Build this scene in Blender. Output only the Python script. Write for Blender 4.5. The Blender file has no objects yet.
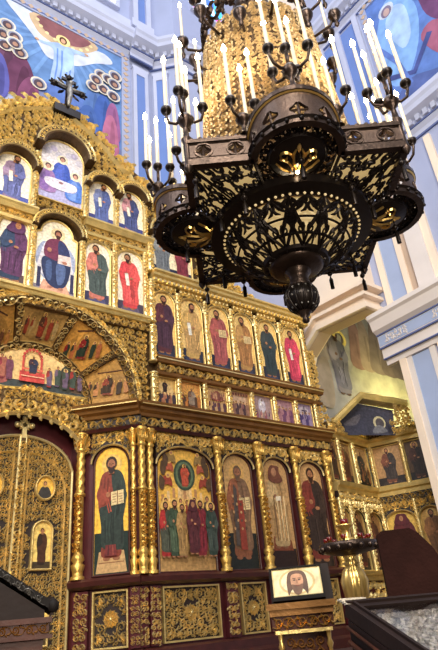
import bpy, math, random
from mathutils import Vector
PI = math.pi
ZS = -0.45            # heights below are measured with the eye at 1.70; the floor lies at z = 0.45 and is moved to 0
scene = bpy.context.scene
COL = scene.collection
WL = {}

# ------------------------------------------------------------------ colours and materials
def lin(c):
    c = c / 255.0
    return c / 12.92 if c <= 0.04045 else ((c + 0.055) / 1.055) ** 2.4
def rgb(r, g, b): return (lin(r), lin(g), lin(b), 1.0)

def new_mat(name, base, rough=0.5, metal=0.0, var=0.12, scale=8.0, bump=0.0, bscale=40.0, spec=0.5, attr=None,
            emis=None, estr=0.0, alpha=1.0, trans=0.0, tint=None, coat=0.0):
    m = bpy.data.materials.new(name); m.use_nodes = True
    nt = m.node_tree; p = nt.nodes['Principled BSDF']
    tc = nt.nodes.new('ShaderNodeTexCoord')
    nz = nt.nodes.new('ShaderNodeTexNoise'); nz.inputs['Scale'].default_value = scale; nz.inputs['Detail'].default_value = 4
    nt.links.new(tc.outputs['Object'], nz.inputs['Vector'])
    mix = nt.nodes.new('ShaderNodeMix'); mix.data_type = 'RGBA'; mix.blend_type = 'MULTIPLY'
    mix.inputs[0].default_value = 1.0
    rmp = nt.nodes.new('ShaderNodeMapRange')
    rmp.inputs[1].default_value = 0.3; rmp.inputs[2].default_value = 0.7
    rmp.inputs[3].default_value = 1.0 - var; rmp.inputs[4].default_value = 1.0 + var
    nt.links.new(nz.outputs['Fac'], rmp.inputs[0])
    nt.links.new(rmp.outputs[0], mix.inputs[7])
    if attr:
        at = nt.nodes.new('ShaderNodeVertexColor'); at.layer_name = attr
        nt.links.new(at.outputs['Color'], mix.inputs[6])
    else:
        mix.inputs[6].default_value = base
    out = mix.outputs[2]
    if tint:
        n2 = nt.nodes.new('ShaderNodeTexNoise'); n2.inputs['Scale'].default_value = tint[1]
        nt.links.new(tc.outputs['Object'], n2.inputs['Vector'])
        r2 = nt.nodes.new('ShaderNodeMapRange'); r2.inputs[1].default_value = 0.45; r2.inputs[2].default_value = 0.7
        nt.links.new(n2.outputs['Fac'], r2.inputs[0])
        m2 = nt.nodes.new('ShaderNodeMix'); m2.data_type = 'RGBA'
        nt.links.new(r2.outputs[0], m2.inputs[0]); nt.links.new(out, m2.inputs[6]); m2.inputs[7].default_value = tint[0]
        out = m2.outputs[2]
    nt.links.new(out, p.inputs['Base Color'])
    p.inputs['Roughness'].default_value = rough; p.inputs['Metallic'].default_value = metal
    p.inputs['Specular IOR Level'].default_value = spec
    p.inputs['Coat Weight'].default_value = coat
    if trans: p.inputs['Transmission Weight'].default_value = trans
    if emis:
        p.inputs['Emission Color'].default_value = emis; p.inputs['Emission Strength'].default_value = estr
    if bump:
        nb = nt.nodes.new('ShaderNodeTexNoise'); nb.inputs['Scale'].default_value = bscale; nb.inputs['Detail'].default_value = 3
        nt.links.new(tc.outputs['Object'], nb.inputs['Vector'])
        bp = nt.nodes.new('ShaderNodeBump'); bp.inputs['Strength'].default_value = bump; bp.inputs['Distance'].default_value = 0.02
        nt.links.new(nb.outputs['Fac'], bp.inputs['Height']); nt.links.new(bp.outputs['Normal'], p.inputs['Normal'])
    return m

M = {}
M['gold'] = new_mat('gilded_carving', rgb(238, 213, 148), 0.34, 0.7, 0.15, 5, 0.06, 60)
M['goldflat'] = new_mat('gilded_moulding', rgb(224, 194, 122), 0.42, 0.62, 0.2, 4, 0.5, 30)
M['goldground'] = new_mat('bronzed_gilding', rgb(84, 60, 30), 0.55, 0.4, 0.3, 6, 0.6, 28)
M['browngold'] = new_mat('brown_gilt_moulding', rgb(140, 96, 48), 0.42, 0.5, 0.2, 3, 0.2, 30)
M['maroon'] = new_mat('maroon_paint', rgb(78, 24, 28), 0.42, 0, 0.2, 3)
M['maroon2'] = new_mat('red_brown_wood', rgb(70, 30, 24), 0.4, 0, 0.25, 5)
M['dark'] = new_mat('dark_ground', rgb(38, 22, 16), 0.6, 0, 0.3, 6)
M['paint'] = new_mat('icon_pigment', (1, 1, 1, 1), 0.5, 0, 0.3, 16, attr='pigment', spec=0.35)
M['fresco'] = new_mat('fresco_pigment', (1, 1, 1, 1), 0.85, 0, 0.2, 2.4, attr='pigment', spec=0.1)
M['bronze'] = new_mat('dark_bronze', rgb(66, 52, 44), 0.33, 0.8, 0.3, 9, 0.2, 40)
M['bronze_pl'] = new_mat('brown_bronze_plate', rgb(78, 60, 50), 0.42, 0.6, 0.25, 7, 0.2, 40)
M['columngold'] = new_mat('darker_column_gilding', rgb(214, 172, 88), 0.36, 0.75, 0.2, 6, 0.3, 35)  # deeper gilding tone for the lower columns
M['palegold'] = new_mat('pale_gilt_metal', rgb(214, 186, 140), 0.55, 0.2, 0.3, 12, 0.5, 30)
M['litblue'] = new_mat('blue_plaster_lit', rgb(158, 172, 204), 0.85, 0, 0.05, 1.5)  # lighter copy of the blue plaster, brightness of the right pier painted in
M['littrim'] = new_mat('white_plaster_warm_lit', rgb(220, 210, 204), 0.8, 0, 0.05, 1.5)  # warm copy of the white moulding, warmth of the light painted in
M['black'] = new_mat('blackened_bronze', rgb(40, 32, 28), 0.35, 0.7, 0.2, 9)
M['brass'] = new_mat('polished_brass', rgb(230, 190, 110), 0.28, 0.85, 0.15, 9)
M['glow'] = new_mat('lit_cream_glass', rgb(240, 225, 190), 0.5, 0, 0.1, 6, emis=rgb(255, 214, 140), estr=.42)  # emissive; also on the added skirt pan and the rim beads
M['bulb'] = new_mat('bulb_flame', rgb(255, 240, 210), 0.3, 0, 0.02, 4, emis=rgb(255, 232, 190), estr=45)
M['wax'] = new_mat('white_wax', rgb(222, 206, 180), 0.45, 0, 0.04, 8, emis=rgb(255, 220, 170), estr=0.10)  # faint emission paints the bulb's glow into the wax
M['wall'] = new_mat('pale_lilac_plaster', rgb(160, 167, 196), 0.85, 0, 0.05, 1.2)
M['wallblue'] = new_mat('blue_plaster', rgb(104, 130, 190), 0.85, 0, 0.06, 1.2)
M['trimw'] = new_mat('white_plaster_moulding', rgb(186, 190, 212), 0.8, 0, 0.05, 1.5)
M['cream'] = new_mat('cream_plaster', rgb(238, 218, 196), 0.85, 0, 0.05, 1.2)
M['tan'] = new_mat('tan_plaster', rgb(190, 164, 142), 0.85, 0, 0.06, 1.2)
M['shadowblue'] = new_mat('painted_shadow_blue', rgb(92, 104, 150), 0.85, 0, 0.06, 2)  # slate tone that paints shade lines along the mouldings
M['floor'] = new_mat('stone_floor', rgb(92, 78, 66), 0.25, 0, 0.3, 1.5)
M['carpet'] = new_mat('red_brown_carpet', rgb(74, 44, 36), 0.9, 0, 0.3, 9)
M['wood'] = new_mat('dark_varnished_wood', rgb(32, 18, 13), 0.65, 0, 0.3, 5, 0.1, 30, spec=.25)
M['woodred'] = new_mat('red_varnished_wood', rgb(66, 31, 19), 0.5, 0, 0.3, 6, 0.15, 25, spec=.3)
M['cloth'] = new_mat('dark_brown_cloth', rgb(40, 20, 16), 0.95, 0, 0.25, 6, 0.3, 60, spec=.1)
M['silver'] = new_mat('worn_silver', rgb(150, 144, 136), 0.42, 0.8, 0.3, 18, 0.6, 50)
M['lace'] = new_mat('white_lace', rgb(186, 174, 156), 0.9, 0, 0.2, 40, 0.4, 90)
M['glassred'] = new_mat('ruby_glass', rgb(96, 14, 12), 0.25, 0, 0.1, 5)
M['darkframe'] = new_mat('black_frame', rgb(20, 14, 11), 0.7, 0, 0.2, 5, spec=.2)
for nm, c in dict(cyan=(70, 190, 240), pink=(240, 90, 190), white=(230, 240, 255), blue=(70, 110, 230)).items():
    M['pane_' + nm] = new_mat('stained_pane_' + nm, rgb(*c), 0.2, 0, 0.1, 6, emis=rgb(*c), estr=1.1)
gm = bpy.data.materials.new('clear_glass'); gm.use_nodes = True
gp = gm.node_tree.nodes['Principled BSDF']; gp.inputs['Transmission Weight'].default_value = 1.0
gp.inputs['Roughness'].default_value = 0.05; gp.inputs['IOR'].default_value = 1.1; gp.inputs['Base Color'].default_value = (1, 1, 1, 1)
M['glass'] = gm

# ------------------------------------------------------------------ mesh builder
def ident(a, b, c): return (a, b, c)
def plane(o, u, n):
    o = Vector(o); u = Vector(u).normalized(); n = Vector(n).normalized()
    return lambda a, b, c: (o.x + u.x * a + n.x * c, o.y + u.y * a + n.y * c, o.z + b)
def tilted(o, u, v):
    o = Vector(o); u = Vector(u).normalized(); v = Vector(v).normalized(); n = u.cross(v)
    return lambda a, b, c: tuple(o + u * a + v * b + n * c)

class MB:
    def __init__(s, fmap=None):
        s.v = []; s.f = []; s.m = []; s.sm = []; s.c = []; s.map = fmap or ident; s.lay = 0.0
    def add(s, pts, faces, mat=0, smooth=False, col=(1, 1, 1, 1)):
        b = len(s.v); mp = s.map
        s.v.extend(mp(*p) for p in pts)
        for f in faces:
            s.f.append(tuple(b + i for i in f)); s.m.append(mat); s.sm.append(smooth); s.c.append(col)
    def box(s, a0, a1, b0, b1, c0, c1, mat=0):
        s.add([(a0, b0, c0), (a1, b0, c0), (a1, b1, c0), (a0, b1, c0), (a0, b0, c1), (a1, b0, c1), (a1, b1, c1), (a0, b1, c1)],
              [(0, 3, 2, 1), (4, 5, 6, 7), (0, 1, 5, 4), (2, 3, 7, 6), (1, 2, 6, 5), (0, 4, 7, 3)], mat)
    def prism(s, poly, c0, c1, mat=0, col=(1, 1, 1, 1)):
        n = len(poly)
        pts = [(a, b, c1) for a, b in poly] + [(a, b, c0) for a, b in poly]
        s.add(pts, [tuple(range(n)), tuple(reversed(range(n, 2 * n)))] + [(i, (i + 1) % n + 0, (i + 1) % n + n, i + n) for i in range(n)], mat, False, col)
    def strip(s, p, q, c0, c1, mat=0, closed=False, bevel=0.0):
        n = len(p); pts = []
        for (a, b), (d, e) in zip(p, q):
            pts += [(a, b, c0), (a, b, c1), ((a + d) / 2, (b + e) / 2, c1 + bevel), (d, e, c1), (d, e, c0)]
        fs = []
        for i in range(n if closed else n - 1):
            j = (i + 1) % n
            for k in range(4): fs.append((i * 5 + k, i * 5 + k + 1, j * 5 + k + 1, j * 5 + k))
        if not closed:
            fs += [(0, 4, 3, 2, 1), tuple((n - 1) * 5 + k for k in range(5))]
        s.add(pts, fs, mat)
    def sweep(s, prof, a0, a1, mat=0, na=1):
        n = len(prof); pts = []
        for k in range(na + 1):
            a = a0 + (a1 - a0) * k / na
            pts += [(a, b, c) for c, b in prof]
        fs = []
        for k in range(na):
            for i in range(n): j = (i + 1) % n; fs.append((k * n + i, k * n + j, (k + 1) * n + j, (k + 1) * n + i))
        fs += [tuple(range(n)), tuple(na * n + i for i in range(n))]
        s.add(pts, fs, mat)
    def lathe(s, a, c, prof, n=12, mat=0, twist=0.0, lobes=3, amp=0.0, smooth=True):
        pts = []; m = len(prof); z0 = prof[0][0]
        for z, r in prof:
            for k in range(n):
                t = 2 * PI * k / n
                rr = r * (1 + amp * math.sin(lobes * t + twist * (z - z0)))
                pts.append((a + rr * math.cos(t), z, c + rr * math.sin(t)))
        fs = [(i * n + k, i * n + (k + 1) % n, (i + 1) * n + (k + 1) % n, (i + 1) * n + k) for i in range(m - 1) for k in range(n)]
        s.add(pts, fs, mat, smooth)
        s.add(pts[:n], [tuple(reversed(range(n)))], mat); s.add(pts[-n:], [tuple(range(n))], mat)
    def ball(s, a, b, c, r, mat=0, n=10, sq=1.0):
        prof = [(b + r * sq * math.sin(t), max(r * math.cos(t), r * 0.02)) for t in [(-PI / 2) + PI * i / (n // 2 + 1) for i in range(n // 2 + 2)]]
        s.lathe(a, c, prof, n, mat)
    def tube(s, path, rad, n=6, mat=0, cap=True):
        P = [Vector(p) for p in path]; m = len(P); pts = []
        if not isinstance(rad, (list, tuple)): rad = [rad] * m
        up = None
        for i in range(m):
            t = (P[min(i + 1, m - 1)] - P[max(i - 1, 0)]).normalized()
            if up is None:
                up = Vector((0, 0, 1)) if abs(t.z) < 0.9 else Vector((1, 0, 0))
            x = (up - t * up.dot(t)).normalized(); up = x; y = t.cross(x)
            for k in range(n):
                w = 2 * PI * k / n
                pts.append(tuple(P[i] + (x * math.cos(w) + y * math.sin(w)) * rad[i]))
        fs = [(i * n + k, i * n + (k + 1) % n, (i + 1) * n + (k + 1) % n, (i + 1) * n + k) for i in range(m - 1) for k in range(n)]
        if cap: fs += [tuple(reversed(range(n))), tuple((m - 1) * n + k for k in range(n))]
        s.add(pts, fs, mat, True)
    # raised ribbon of carving
    def ribbon(s, path, w, c, h, mat=0, closed=False):
        m = len(path); pts = []
        for i in range(m):
            x0, y0 = path[max(i - 1, 0)]; x1, y1 = path[min(i + 1, m - 1)]
            dx, dy = x1 - x0, y1 - y0; l = math.hypot(dx, dy) or 1e-6
            nx, ny = -dy / l, dx / l; x, y = path[i]; ww = w[i]
            pts += [(x - nx * ww, y - ny * ww, c), (x, y, c + h * min(1.0, 0.4 + ww / max(w))), (x + nx * ww, y + ny * ww, c)]
            if closed: pts.append((x, y, c - h * 0.6))
        k = 4 if closed else 3; fs = []
        for i in range(m - 1):
            for q in range(k if closed else 2):
                r = (q + 1) % k
                fs.append((i * k + q, i * k + r, (i + 1) * k + r, (i + 1) * k + q))
        s.add(pts, fs, mat)
    def spiral(s, x, y, R, turns, th, hand, w, c, h, mat=0, n=13, closed=False):
        path = []; ws = []
        for i in range(n):
            t = i / (n - 1); r = R * (1 - 0.8 * t); a = th + hand * turns * 2 * PI * t
            path.append((x + r * math.cos(a), y + r * math.sin(a))); ws.append(w * (1.0 - 0.35 * t) * (0.35 if i == 0 else 1.0))
        s.ribbon(path, ws, c, h, mat, closed)
    def leaf(s, x, y, a, L, w, bend, c, h, mat=0, closed=False):
        path = []; ws = []
        for i in range(5):
            t = i / 4; aa = a + bend * t
            path.append((x, y)); ws.append(w * (0.25, 0.8, 1.0, 0.7, 0.1)[i]); x += math.cos(aa) * L / 4; y += math.sin(aa) * L / 4
        s.ribbon(path, ws, c, h, mat, closed)
    def carve(s, inside, a0, a1, b0, b1, cell, c, h, mirror=None, seed=1, wide=0.15, mat=0, closed=False, turns=1.45, infill=False):
        if not closed: wide = min(wide * .74, .13); h = min(h, cell * .34)
        nx = max(1, round((a1 - a0) / cell)); ny = max(1, round((b1 - b0) / cell))
        dx = (a1 - a0) / nx; dy = (b1 - b0) / ny
        for i in range(nx):
            for j in range(ny):
                x = a0 + (i + 0.5) * dx; y = b0 + (j + 0.5) * dy
                hand = 1 if (i + j) % 2 else -1; ii = i; fl = 1
                if mirror is not None and x > mirror: ii = nx - 1 - i; fl = -1; hand = 1 if (ii + j) % 2 else -1
                rr = random.Random(seed * 7919 + ii * 131 + j * 17)
                th = rr.choice((0, PI / 2, PI, 1.5 * PI)) + rr.uniform(-.4, .4); jx = rr.uniform(-.12, .12) * dx; jy = rr.uniform(-.12, .12) * dy
                R = (0.46 if closed else .5) * min(dx, dy) * rr.uniform(.9, 1.12)
                la = [rr.uniform(0, 2 * PI) for _ in range(2)]
                if fl < 0: th = PI - th; hand = -hand; la = [PI - q for q in la]
                x += jx * fl; y += jy
                if inside and not (inside(x, y) and inside(x + .28 * dx, y) and inside(x - .28 * dx, y) and inside(x, y + .28 * dy) and inside(x, y - .28 * dy)): continue
                s.spiral(x, y, R, turns, th, hand, wide * cell, c, h, mat, 12, closed)
                for q, k in list(zip(la, (.55, .62)))[:2 if closed else 1]:
                    s.leaf(x + .3 * dx * math.cos(q), y + .3 * dy * math.sin(q), q + .5 * hand * fl, k * cell, wide * 1.15 * cell, 1.3 * hand * fl, c, h, mat, closed)
        if closed or not infill: return
        for i in range(nx + 1):
            for j in range(ny + 1):
                x = a0 + i * dx; y = b0 + j * dy; ii = i; hand = 1 if (i + j) % 2 else -1
                x = min(max(x, a0 + .12 * dx), a1 - .12 * dx); y = min(max(y, b0 + .12 * dy), b1 - .12 * dy)
                if mirror is not None and x > mirror: hand = -hand
                if inside and not inside(x, y): continue
                q = .23 * min(dx, dy)
                s.spiral(x, y, q, 1.1, PI / 4 * (2 * ((i + 2 * j) % 4) + 1), hand, wide * cell * .8, c, h * .8, mat, 8)
                s.leaf(x + q * .8, y, .8 * hand, .34 * cell, wide * cell * .9, 1.2 * hand, c, h, mat); s.leaf(x - q * .8, y, PI + .8 * hand, .34 * cell, wide * cell * .9, 1.2 * hand, c, h, mat)
    def frieze(s, a0, a1, b0, b1, c, h, mat=0, closed=False, ratio=1.25):
        H = b1 - b0; n = max(1, round((a1 - a0) / (H * ratio))); d = (a1 - a0) / n; mid = (b0 + b1) / 2
        for i in range(n):
            x = a0 + (i + .5) * d; sgn = 1 if i % 2 else -1
            s.spiral(x, mid - sgn * .06 * H, .40 * H, 1.4, PI * .5 * sgn, sgn, .10 * H, c, h, mat, 14, closed)
            s.ribbon([(x - d * .62, mid + sgn * .30 * H), (x - d * .3, mid + sgn * .42 * H), (x, mid + sgn * .38 * H), (x + d * .3, mid + .05 * sgn * H), (x + d * .45, mid - .3 * sgn * H)],
                     [.03 * H, .08 * H, .10 * H, .09 * H, .04 * H], c, h, mat, closed)
            s.leaf(x + d * .32, mid + sgn * .12 * H, sgn * .9, .5 * H, .13 * H, -1.6 * sgn, c, h, mat, closed)
            s.leaf(x - d * .2, mid - sgn * .3 * H, PI + sgn * .4, .45 * H, .11 * H, 1.2 * sgn, c, h, mat, closed)
    # ---------------- painting
    def poly(s, pts, col):
        s.lay += 0.0007
        s.add([(a, b, s.lay) for a, b in pts], [tuple(range(len(pts)))], 0, False, col)
    def blob(s, pts, col, sub=4):
        n = len(pts); out = []
        for i in range(n):
            p0, p1, p2, p3 = pts[i - 1], pts[i], pts[(i + 1) % n], pts[(i + 2) % n]
            for k in range(sub):
                t = k / sub
                out.append(tuple(.5 * (2 * p1[d] + (p2[d] - p0[d]) * t + (2 * p0[d] - 5 * p1[d] + 4 * p2[d] - p3[d]) * t * t + (3 * p1[d] - p0[d] - 3 * p2[d] + p3[d]) * t ** 3) for d in (0, 1)))
        s.poly(out, col)
    def ell(s, x, y, rx, ry, col, n=14, rot=0.0):
        cr, sr = math.cos(rot), math.sin(rot)
        s.poly([(x + rx * math.cos(t) * cr - ry * math.sin(t) * sr, y + rx * math.cos(t) * sr + ry * math.sin(t) * cr) for t in [2 * PI * k / n for k in range(n)]], col)
    def line(s, pts, w, col):
        s.lay += 0.0007; o = []
        for i, (x, y) in enumerate(pts):
            x0, y0 = pts[max(i - 1, 0)]; x1, y1 = pts[min(i + 1, len(pts) - 1)]
            l = math.hypot(x1 - x0, y1 - y0) or 1e-6; nx, ny = -(y1 - y0) / l * w / 2, (x1 - x0) / l * w / 2
            o += [(x + nx, y + ny, s.lay), (x - nx, y - ny, s.lay)]
        s.add(o, [(2 * i, 2 * i + 1, 2 * i + 3, 2 * i + 2) for i in range(len(pts) - 1)], 0, False, col)
    def build(s, name, mats, parent=None, loc=None):
        if not isinstance(mats, (list, tuple)): mats = [mats]
        vs = [(x, y, z + ZS) for x, y, z in s.v]
        if loc is None:
            if parent is not None: loc = WL[parent.name]
            else:
                xs = [v[0] for v in vs]; ys = [v[1] for v in vs]; zs = [v[2] for v in vs]
                loc = Vector(((min(xs) + max(xs)) / 2, (min(ys) + max(ys)) / 2, min(zs)))
        else: loc = Vector((loc[0], loc[1], loc[2] + ZS))
        me = bpy.data.meshes.new(name)
        me.from_pydata([(x - loc.x, y - loc.y, z - loc.z) for x, y, z in vs], [], s.f)
        me.polygons.foreach_set('material_index', s.m); me.polygons.foreach_set('use_smooth', s.sm)
        for m in mats: me.materials.append(M[m])
        if any(m in ('paint', 'fresco') for m in mats):
            ca = me.color_attributes.new('pigment', 'FLOAT_COLOR', 'CORNER')
            buf = []
            for p, c in zip(me.polygons, s.c): buf.extend(tuple(c) * p.loop_total)
            ca.data.foreach_set('color', buf)
        me.update()
        o = bpy.data.objects.new(name, me); COL.objects.link(o)
        WL[o.name] = loc.copy()
        if parent is not None:
            o.parent = parent; o.location = loc - WL[parent.name]
        else: o.location = loc
        return o

def thing(name, label, cat, loc, group=None):
    o = bpy.data.objects.new(name, None); COL.objects.link(o)
    o.empty_display_size = 0.1
    o.location = (loc[0], loc[1], loc[2] + ZS); WL[o.name] = Vector(o.location)
    o['label'] = label; o['category'] = cat
    if group: o['group'] = group
    return o
def tag(o, label, cat, group=None):
    o['label'] = label; o['category'] = cat
    if group: o['group'] = group
    return o
def structure(o, label, cat):
    o['kind'] = 'structure'; o['label'] = label; o['category'] = cat
    return o

# ------------------------------------------------------------------ painted figures
SKIN = rgb(176, 120, 82); HAIR = rgb(58, 34, 22); GOLDBG = rgb(236, 184, 76); CREAM = rgb(244, 228, 196)
GREEN = rgb(26, 42, 34); NAVY = rgb(46, 52, 96); WHITE = rgb(236, 228, 208)
def shade(c, k): return (min(1, c[0] * k), min(1, c[1] * k), min(1, c[2] * k), 1)
def figure(P, x, y, h, robe, mantle, halo=None, skin=SKIN, hair=HAIR, lean=0.0, wide=1.0, turn=0, prop=None, veil=None, simple=False, feet=True):
    """standing painted saint: x centre, y ground line, h height"""
    k = h * wide
    X = lambda u, v: (x + u * k + lean * h * v, y + v * h)
    B = lambda pts, c: P.blob([X(u, v) for u, v in pts], c)
    hx, hy = X(0.02 * turn, .895)
    if halo: P.ell(hx, hy, .105 * h, .105 * h, halo, 18); P.ell(hx, hy, .088 * h, .088 * h, shade(halo, 1.12), 18)
    rr = random.Random(int(abs(x * 977 + y * 131)))
    if feet and not simple:
        for sg in (-1, 1): P.ell(*X(.05 * sg + .02 * turn, .014), .036 * k, .02 * h, shade(skin, .75))
    B([(-.085, .16), (-.10, .04), (0, .02), (.095, .04), (.085, .16), (0, .3)], shade(robe, .85))
    B([(-.10, .80), (-.135, .67), (-.14, .54), (-.10, .40), (.10, .40), (.13, .55), (.125, .70), (.10, .80), (.03, .835), (-.03, .835)], robe)
    B([(.01, .835), (.10, .81), (.145, .67), (.145, .50), (.12, .36), (.125, .12), (.05, .085), (-.095, .12), (-.105, .30), (-.125, .47), (-.06, .50), (.015, .58), (.0, .72)], mantle)
    if not simple:
        for i in range(9):
            u0 = rr.uniform(-.09, .11); v0 = rr.uniform(.30, .48); u1 = u0 * rr.uniform(.7, 1.05); v1 = rr.uniform(.11, .2)
            P.line([X(u0, v0), X((u0 + u1) / 2 + rr.uniform(-.012, .012), (v0 + v1) / 2), X(u1, v1)], rr.uniform(.008, .017) * h, shade(mantle, rr.choice((.55, .62, 1.4, 1.7))))
        for i in range(5):
            u0 = rr.uniform(-.12, -.02); v0 = rr.uniform(.66, .8)
            P.line([X(u0, v0), X(u0 - .01, v0 - .12), X(u0 + .02, v0 - .24)], rr.uniform(.008, .015) * h, shade(robe, rr.choice((.6, .7, 1.35, 1.6))))
        for i in range(4):
            u0 = rr.uniform(.04, .12); v0 = rr.uniform(.66, .78)
            P.line([X(u0, v0), X(u0 + .01, v0 - .15), X(u0 - .01, v0 - .3)], rr.uniform(.008, .015) * h, shade(mantle, rr.choice((.6, 1.5))))
        B([(-.11, .70), (-.155, .60), (-.10, .50), (-.03, .56), (-.05, .62)], shade(robe, 1.15))
        B([(.12, .68), (.16, .57), (.10, .49), (.03, .53), (.06, .58)], shade(mantle, 1.2))
        P.ell(*X(-.035, .60), .022 * k, .026 * h, skin)
        P.ell(*X(.03, .535), .026 * k, .02 * h, skin)
        if prop == 'book':
            P.poly([X(.0, .49), X(.13, .505), X(.125, .635), X(-.005, .62)], rgb(222, 196, 140)); P.line([X(.065, .50), X(.062, .63)], .008 * h, rgb(120, 70, 40))
            for q in range(4):
                for u in (.012, .075): P.line([X(u, .52 + .025 * q), X(u + .04, .525 + .025 * q)], .006 * h, rgb(150, 110, 80))
        elif prop == 'scroll':
            P.poly([X(-.07, .60), X(-.02, .61), X(.0, .40), X(-.05, .39)], WHITE)
        elif prop == 'cross':
            P.line([X(-.05, .58), X(-.05, .74)], .014 * h, rgb(90, 50, 30)); P.line([X(-.09, .68), X(-.01, .68)], .014 * h, rgb(90, 50, 30))
    if veil:
        B([(-.075 + .02 * turn, .92), (-.05, .98), (.02 * turn, .985), (.06, .97), (.08 + .02 * turn, .90), (.10, .80), (0, .76), (-.10, .80)], veil)
    else:
        P.ell(hx, hy + .012 * h, .058 * h, .068 * h, hair)
        P.poly([X(-.03, .86), X(.03, .86), X(.03, .80), X(-.03, .80)], shade(skin, .8))
    P.ell(hx + .006 * turn * h, hy - .004 * h, .041 * h, .055 * h, skin)
    if not simple:
        if not veil: P.blob([(hx - .036 * h, hy - .02 * h), (hx, hy - .03 * h), (hx + .036 * h, hy - .02 * h), (hx + .02 * h, hy - .085 * h), (hx - .02 * h, hy - .085 * h)], hair)
        for sg in (-1, 1): P.ell(hx + sg * .017 * h, hy + .005 * h, .008 * h, .005 * h, rgb(30, 20, 14), 6)
        P.line([(hx, hy), (hx, hy - .022 * h)], .007 * h, shade(skin, .7))
        P.line([(hx - .012 * h, hy - .033 * h), (hx + .012 * h, hy - .033 * h)], .006 * h, rgb(120, 50, 40))

def crowd(P, x0, x1, y, h, n, pal, halo=None, seed=3):
    rr = random.Random(seed)
    for i in range(n):
        x = x0 + (x1 - x0) * (i + .5) / n
        figure(P, x, y + rr.uniform(-.03, .06) * h, h * rr.uniform(.9, 1.05), pal[i % len(pal)], pal[(i + 1 + i // 2) % len(pal)], halo, lean=rr.uniform(-.05, .05), wide=1.0, simple=True)

def arch_pts(a0, a1, b0, b1, ah, n=12, kok=False):
    """outline: up the right side, over the arch, down the left side"""
    cx = (a0 + a1) / 2; hw = (a1 - a0) / 2; sp = b1 - ah
    pts = [(a1, b0)]
    for i in range(n + 1):
        t = PI * i / n
        if kok:
            sh = .78; x = math.cos(t)
            if i == 0: pts += [(a1, sp)]
            pts.append((cx + hw * sh * x, sp + ah * (.12 + .88 * math.sin(t))))
            if i == n: pts += [(a0, sp)]
        else: pts.append((cx + hw * math.cos(t), sp + ah * math.sin(t)))
    pts.append((a0, b0))
    return pts
def offset_pts(pts, d):
    n = len(pts); out = []
    for i in range(n):
        x0, y0 = pts[i - 1]; x1, y1 = pts[i]; x2, y2 = pts[(i + 1) % n]
        e1 = Vector((x1 - x0, y1 - y0)); e2 = Vector((x2 - x1, y2 - y1))
        if e1.length < 1e-6: e1 = e2
        if e2.length < 1e-6: e2 = e1
        n1 = Vector((e1.y, -e1.x)).normalized(); n2 = Vector((e2.y, -e2.x)).normalized()
        m = (n1 + n2)
        if m.length < 1e-3: m = n1
        m = m.normalized(); k = d / max(.4, m.dot(n1))
        out.append((x1 + m.x * k, y1 + m.y * k))
    return out

def icon(label, fmap, a0, a1, b0, b1, ah, paint, group, frame='goldflat', c=-.06, fw=.035, bg=GOLDBG, kok=False, name='icon', fh=.035):
    x, y, z = fmap((a0 + a1) / 2, b0, c)
    t = thing(name, label, 'icon', (x, y, z), group)
    pts = arch_pts(a0, a1, b0, b1, ah, 12, kok) if ah else [(a1, b0), (a1, b1), (a0, b1), (a0, b0)]
    P = MB(fmap); P.prism(pts, c - .03, c, 0, bg); P.lay = c + .0005
    paint(P); P.build('painting', 'paint', t)
    F = MB(fmap); F.strip(pts, offset_pts(pts, fw), c - .03, c + fh, 0, True, .01); F.build('frame', frame, t)
    return t

# ------------------------------------------------------------------ shared maps
MAIN = plane((0, 10, 0), (1, 0, 0), (0, -1, 0))
AXX = 3.45
DOORP = plane((0, 10.95, 0), (1, 0, 0), (0, -1, 0))
S2 = math.sqrt(.5)
WING = plane((4.55, 10.85, 0), (S2, -S2, 0), (-S2, -S2, 0))
WINGL = plane((2 * AXX - 4.55 - 1.27 * S2, 10.85 - 1.27 * S2, 0), (S2, S2, 0), (S2, -S2, 0))
VAL = plane((0, 10.72, 0), (1, 0, 0), (0, -1, 0))
ARC = (AXX, 5.93)
def SPLAY(th, t, c):       # splayed archivolt: t=0 inner edge (deep), t=1 outer edge (front)
    r = 1.29 + .62 * t; y = 10.70 - .68 * t
    return (ARC[0] + (r - c * .7) * math.cos(th), y - c * .7, ARC[1] + (r - c * .7) * math.sin(th))

# ================================================================== SETTING
o = MB(); o.box(-8, 20, -8, 8.6, .30, .45); structure(o.build('floor', 'floor'), 'dark stone church floor in front of the raised platform', 'floor')
o = MB(); o.box(-4, 12.0, 8.2, 11.6, .45, .98)
for k in range(2): o.box(-4, 12.0, 8.2 - .32 * (k + 1), 8.2 - .32 * k, .45, .98 - .18 * (k + 1))
structure(o.build('trim_1', 'carpet'), 'carpeted platform with two steps under the golden screen', 'platform')

# wall behind the screen, with the return panels
o = MB(); o.box(-4, 7.13, 11.6, 11.9, .45, 27)
o.add([(7.13, 11.6, .45), (7.8, 10.93, .45), (7.8, 10.93, 27), (7.13, 11.6, 27)], [(0, 1, 2, 3)])
o.box(7.8, 11.45, 10.93, 11.6, .45, 27)
structure(o.build('wall_back', 'wall'), 'pale lilac back wall above the golden screen', 'wall')
o = MB(); o.box(11.45, 20, 11.0, 11.3, .45, 27)
structure(o.build('wall_niche', 'fresco'), 'back wall of the side chapel behind the right pier', 'wall')
for me_ in [bpy.data.objects['wall_niche'].data]:
    for d in me_.color_attributes['pigment'].data: d.color = rgb(120, 118, 130)

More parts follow.
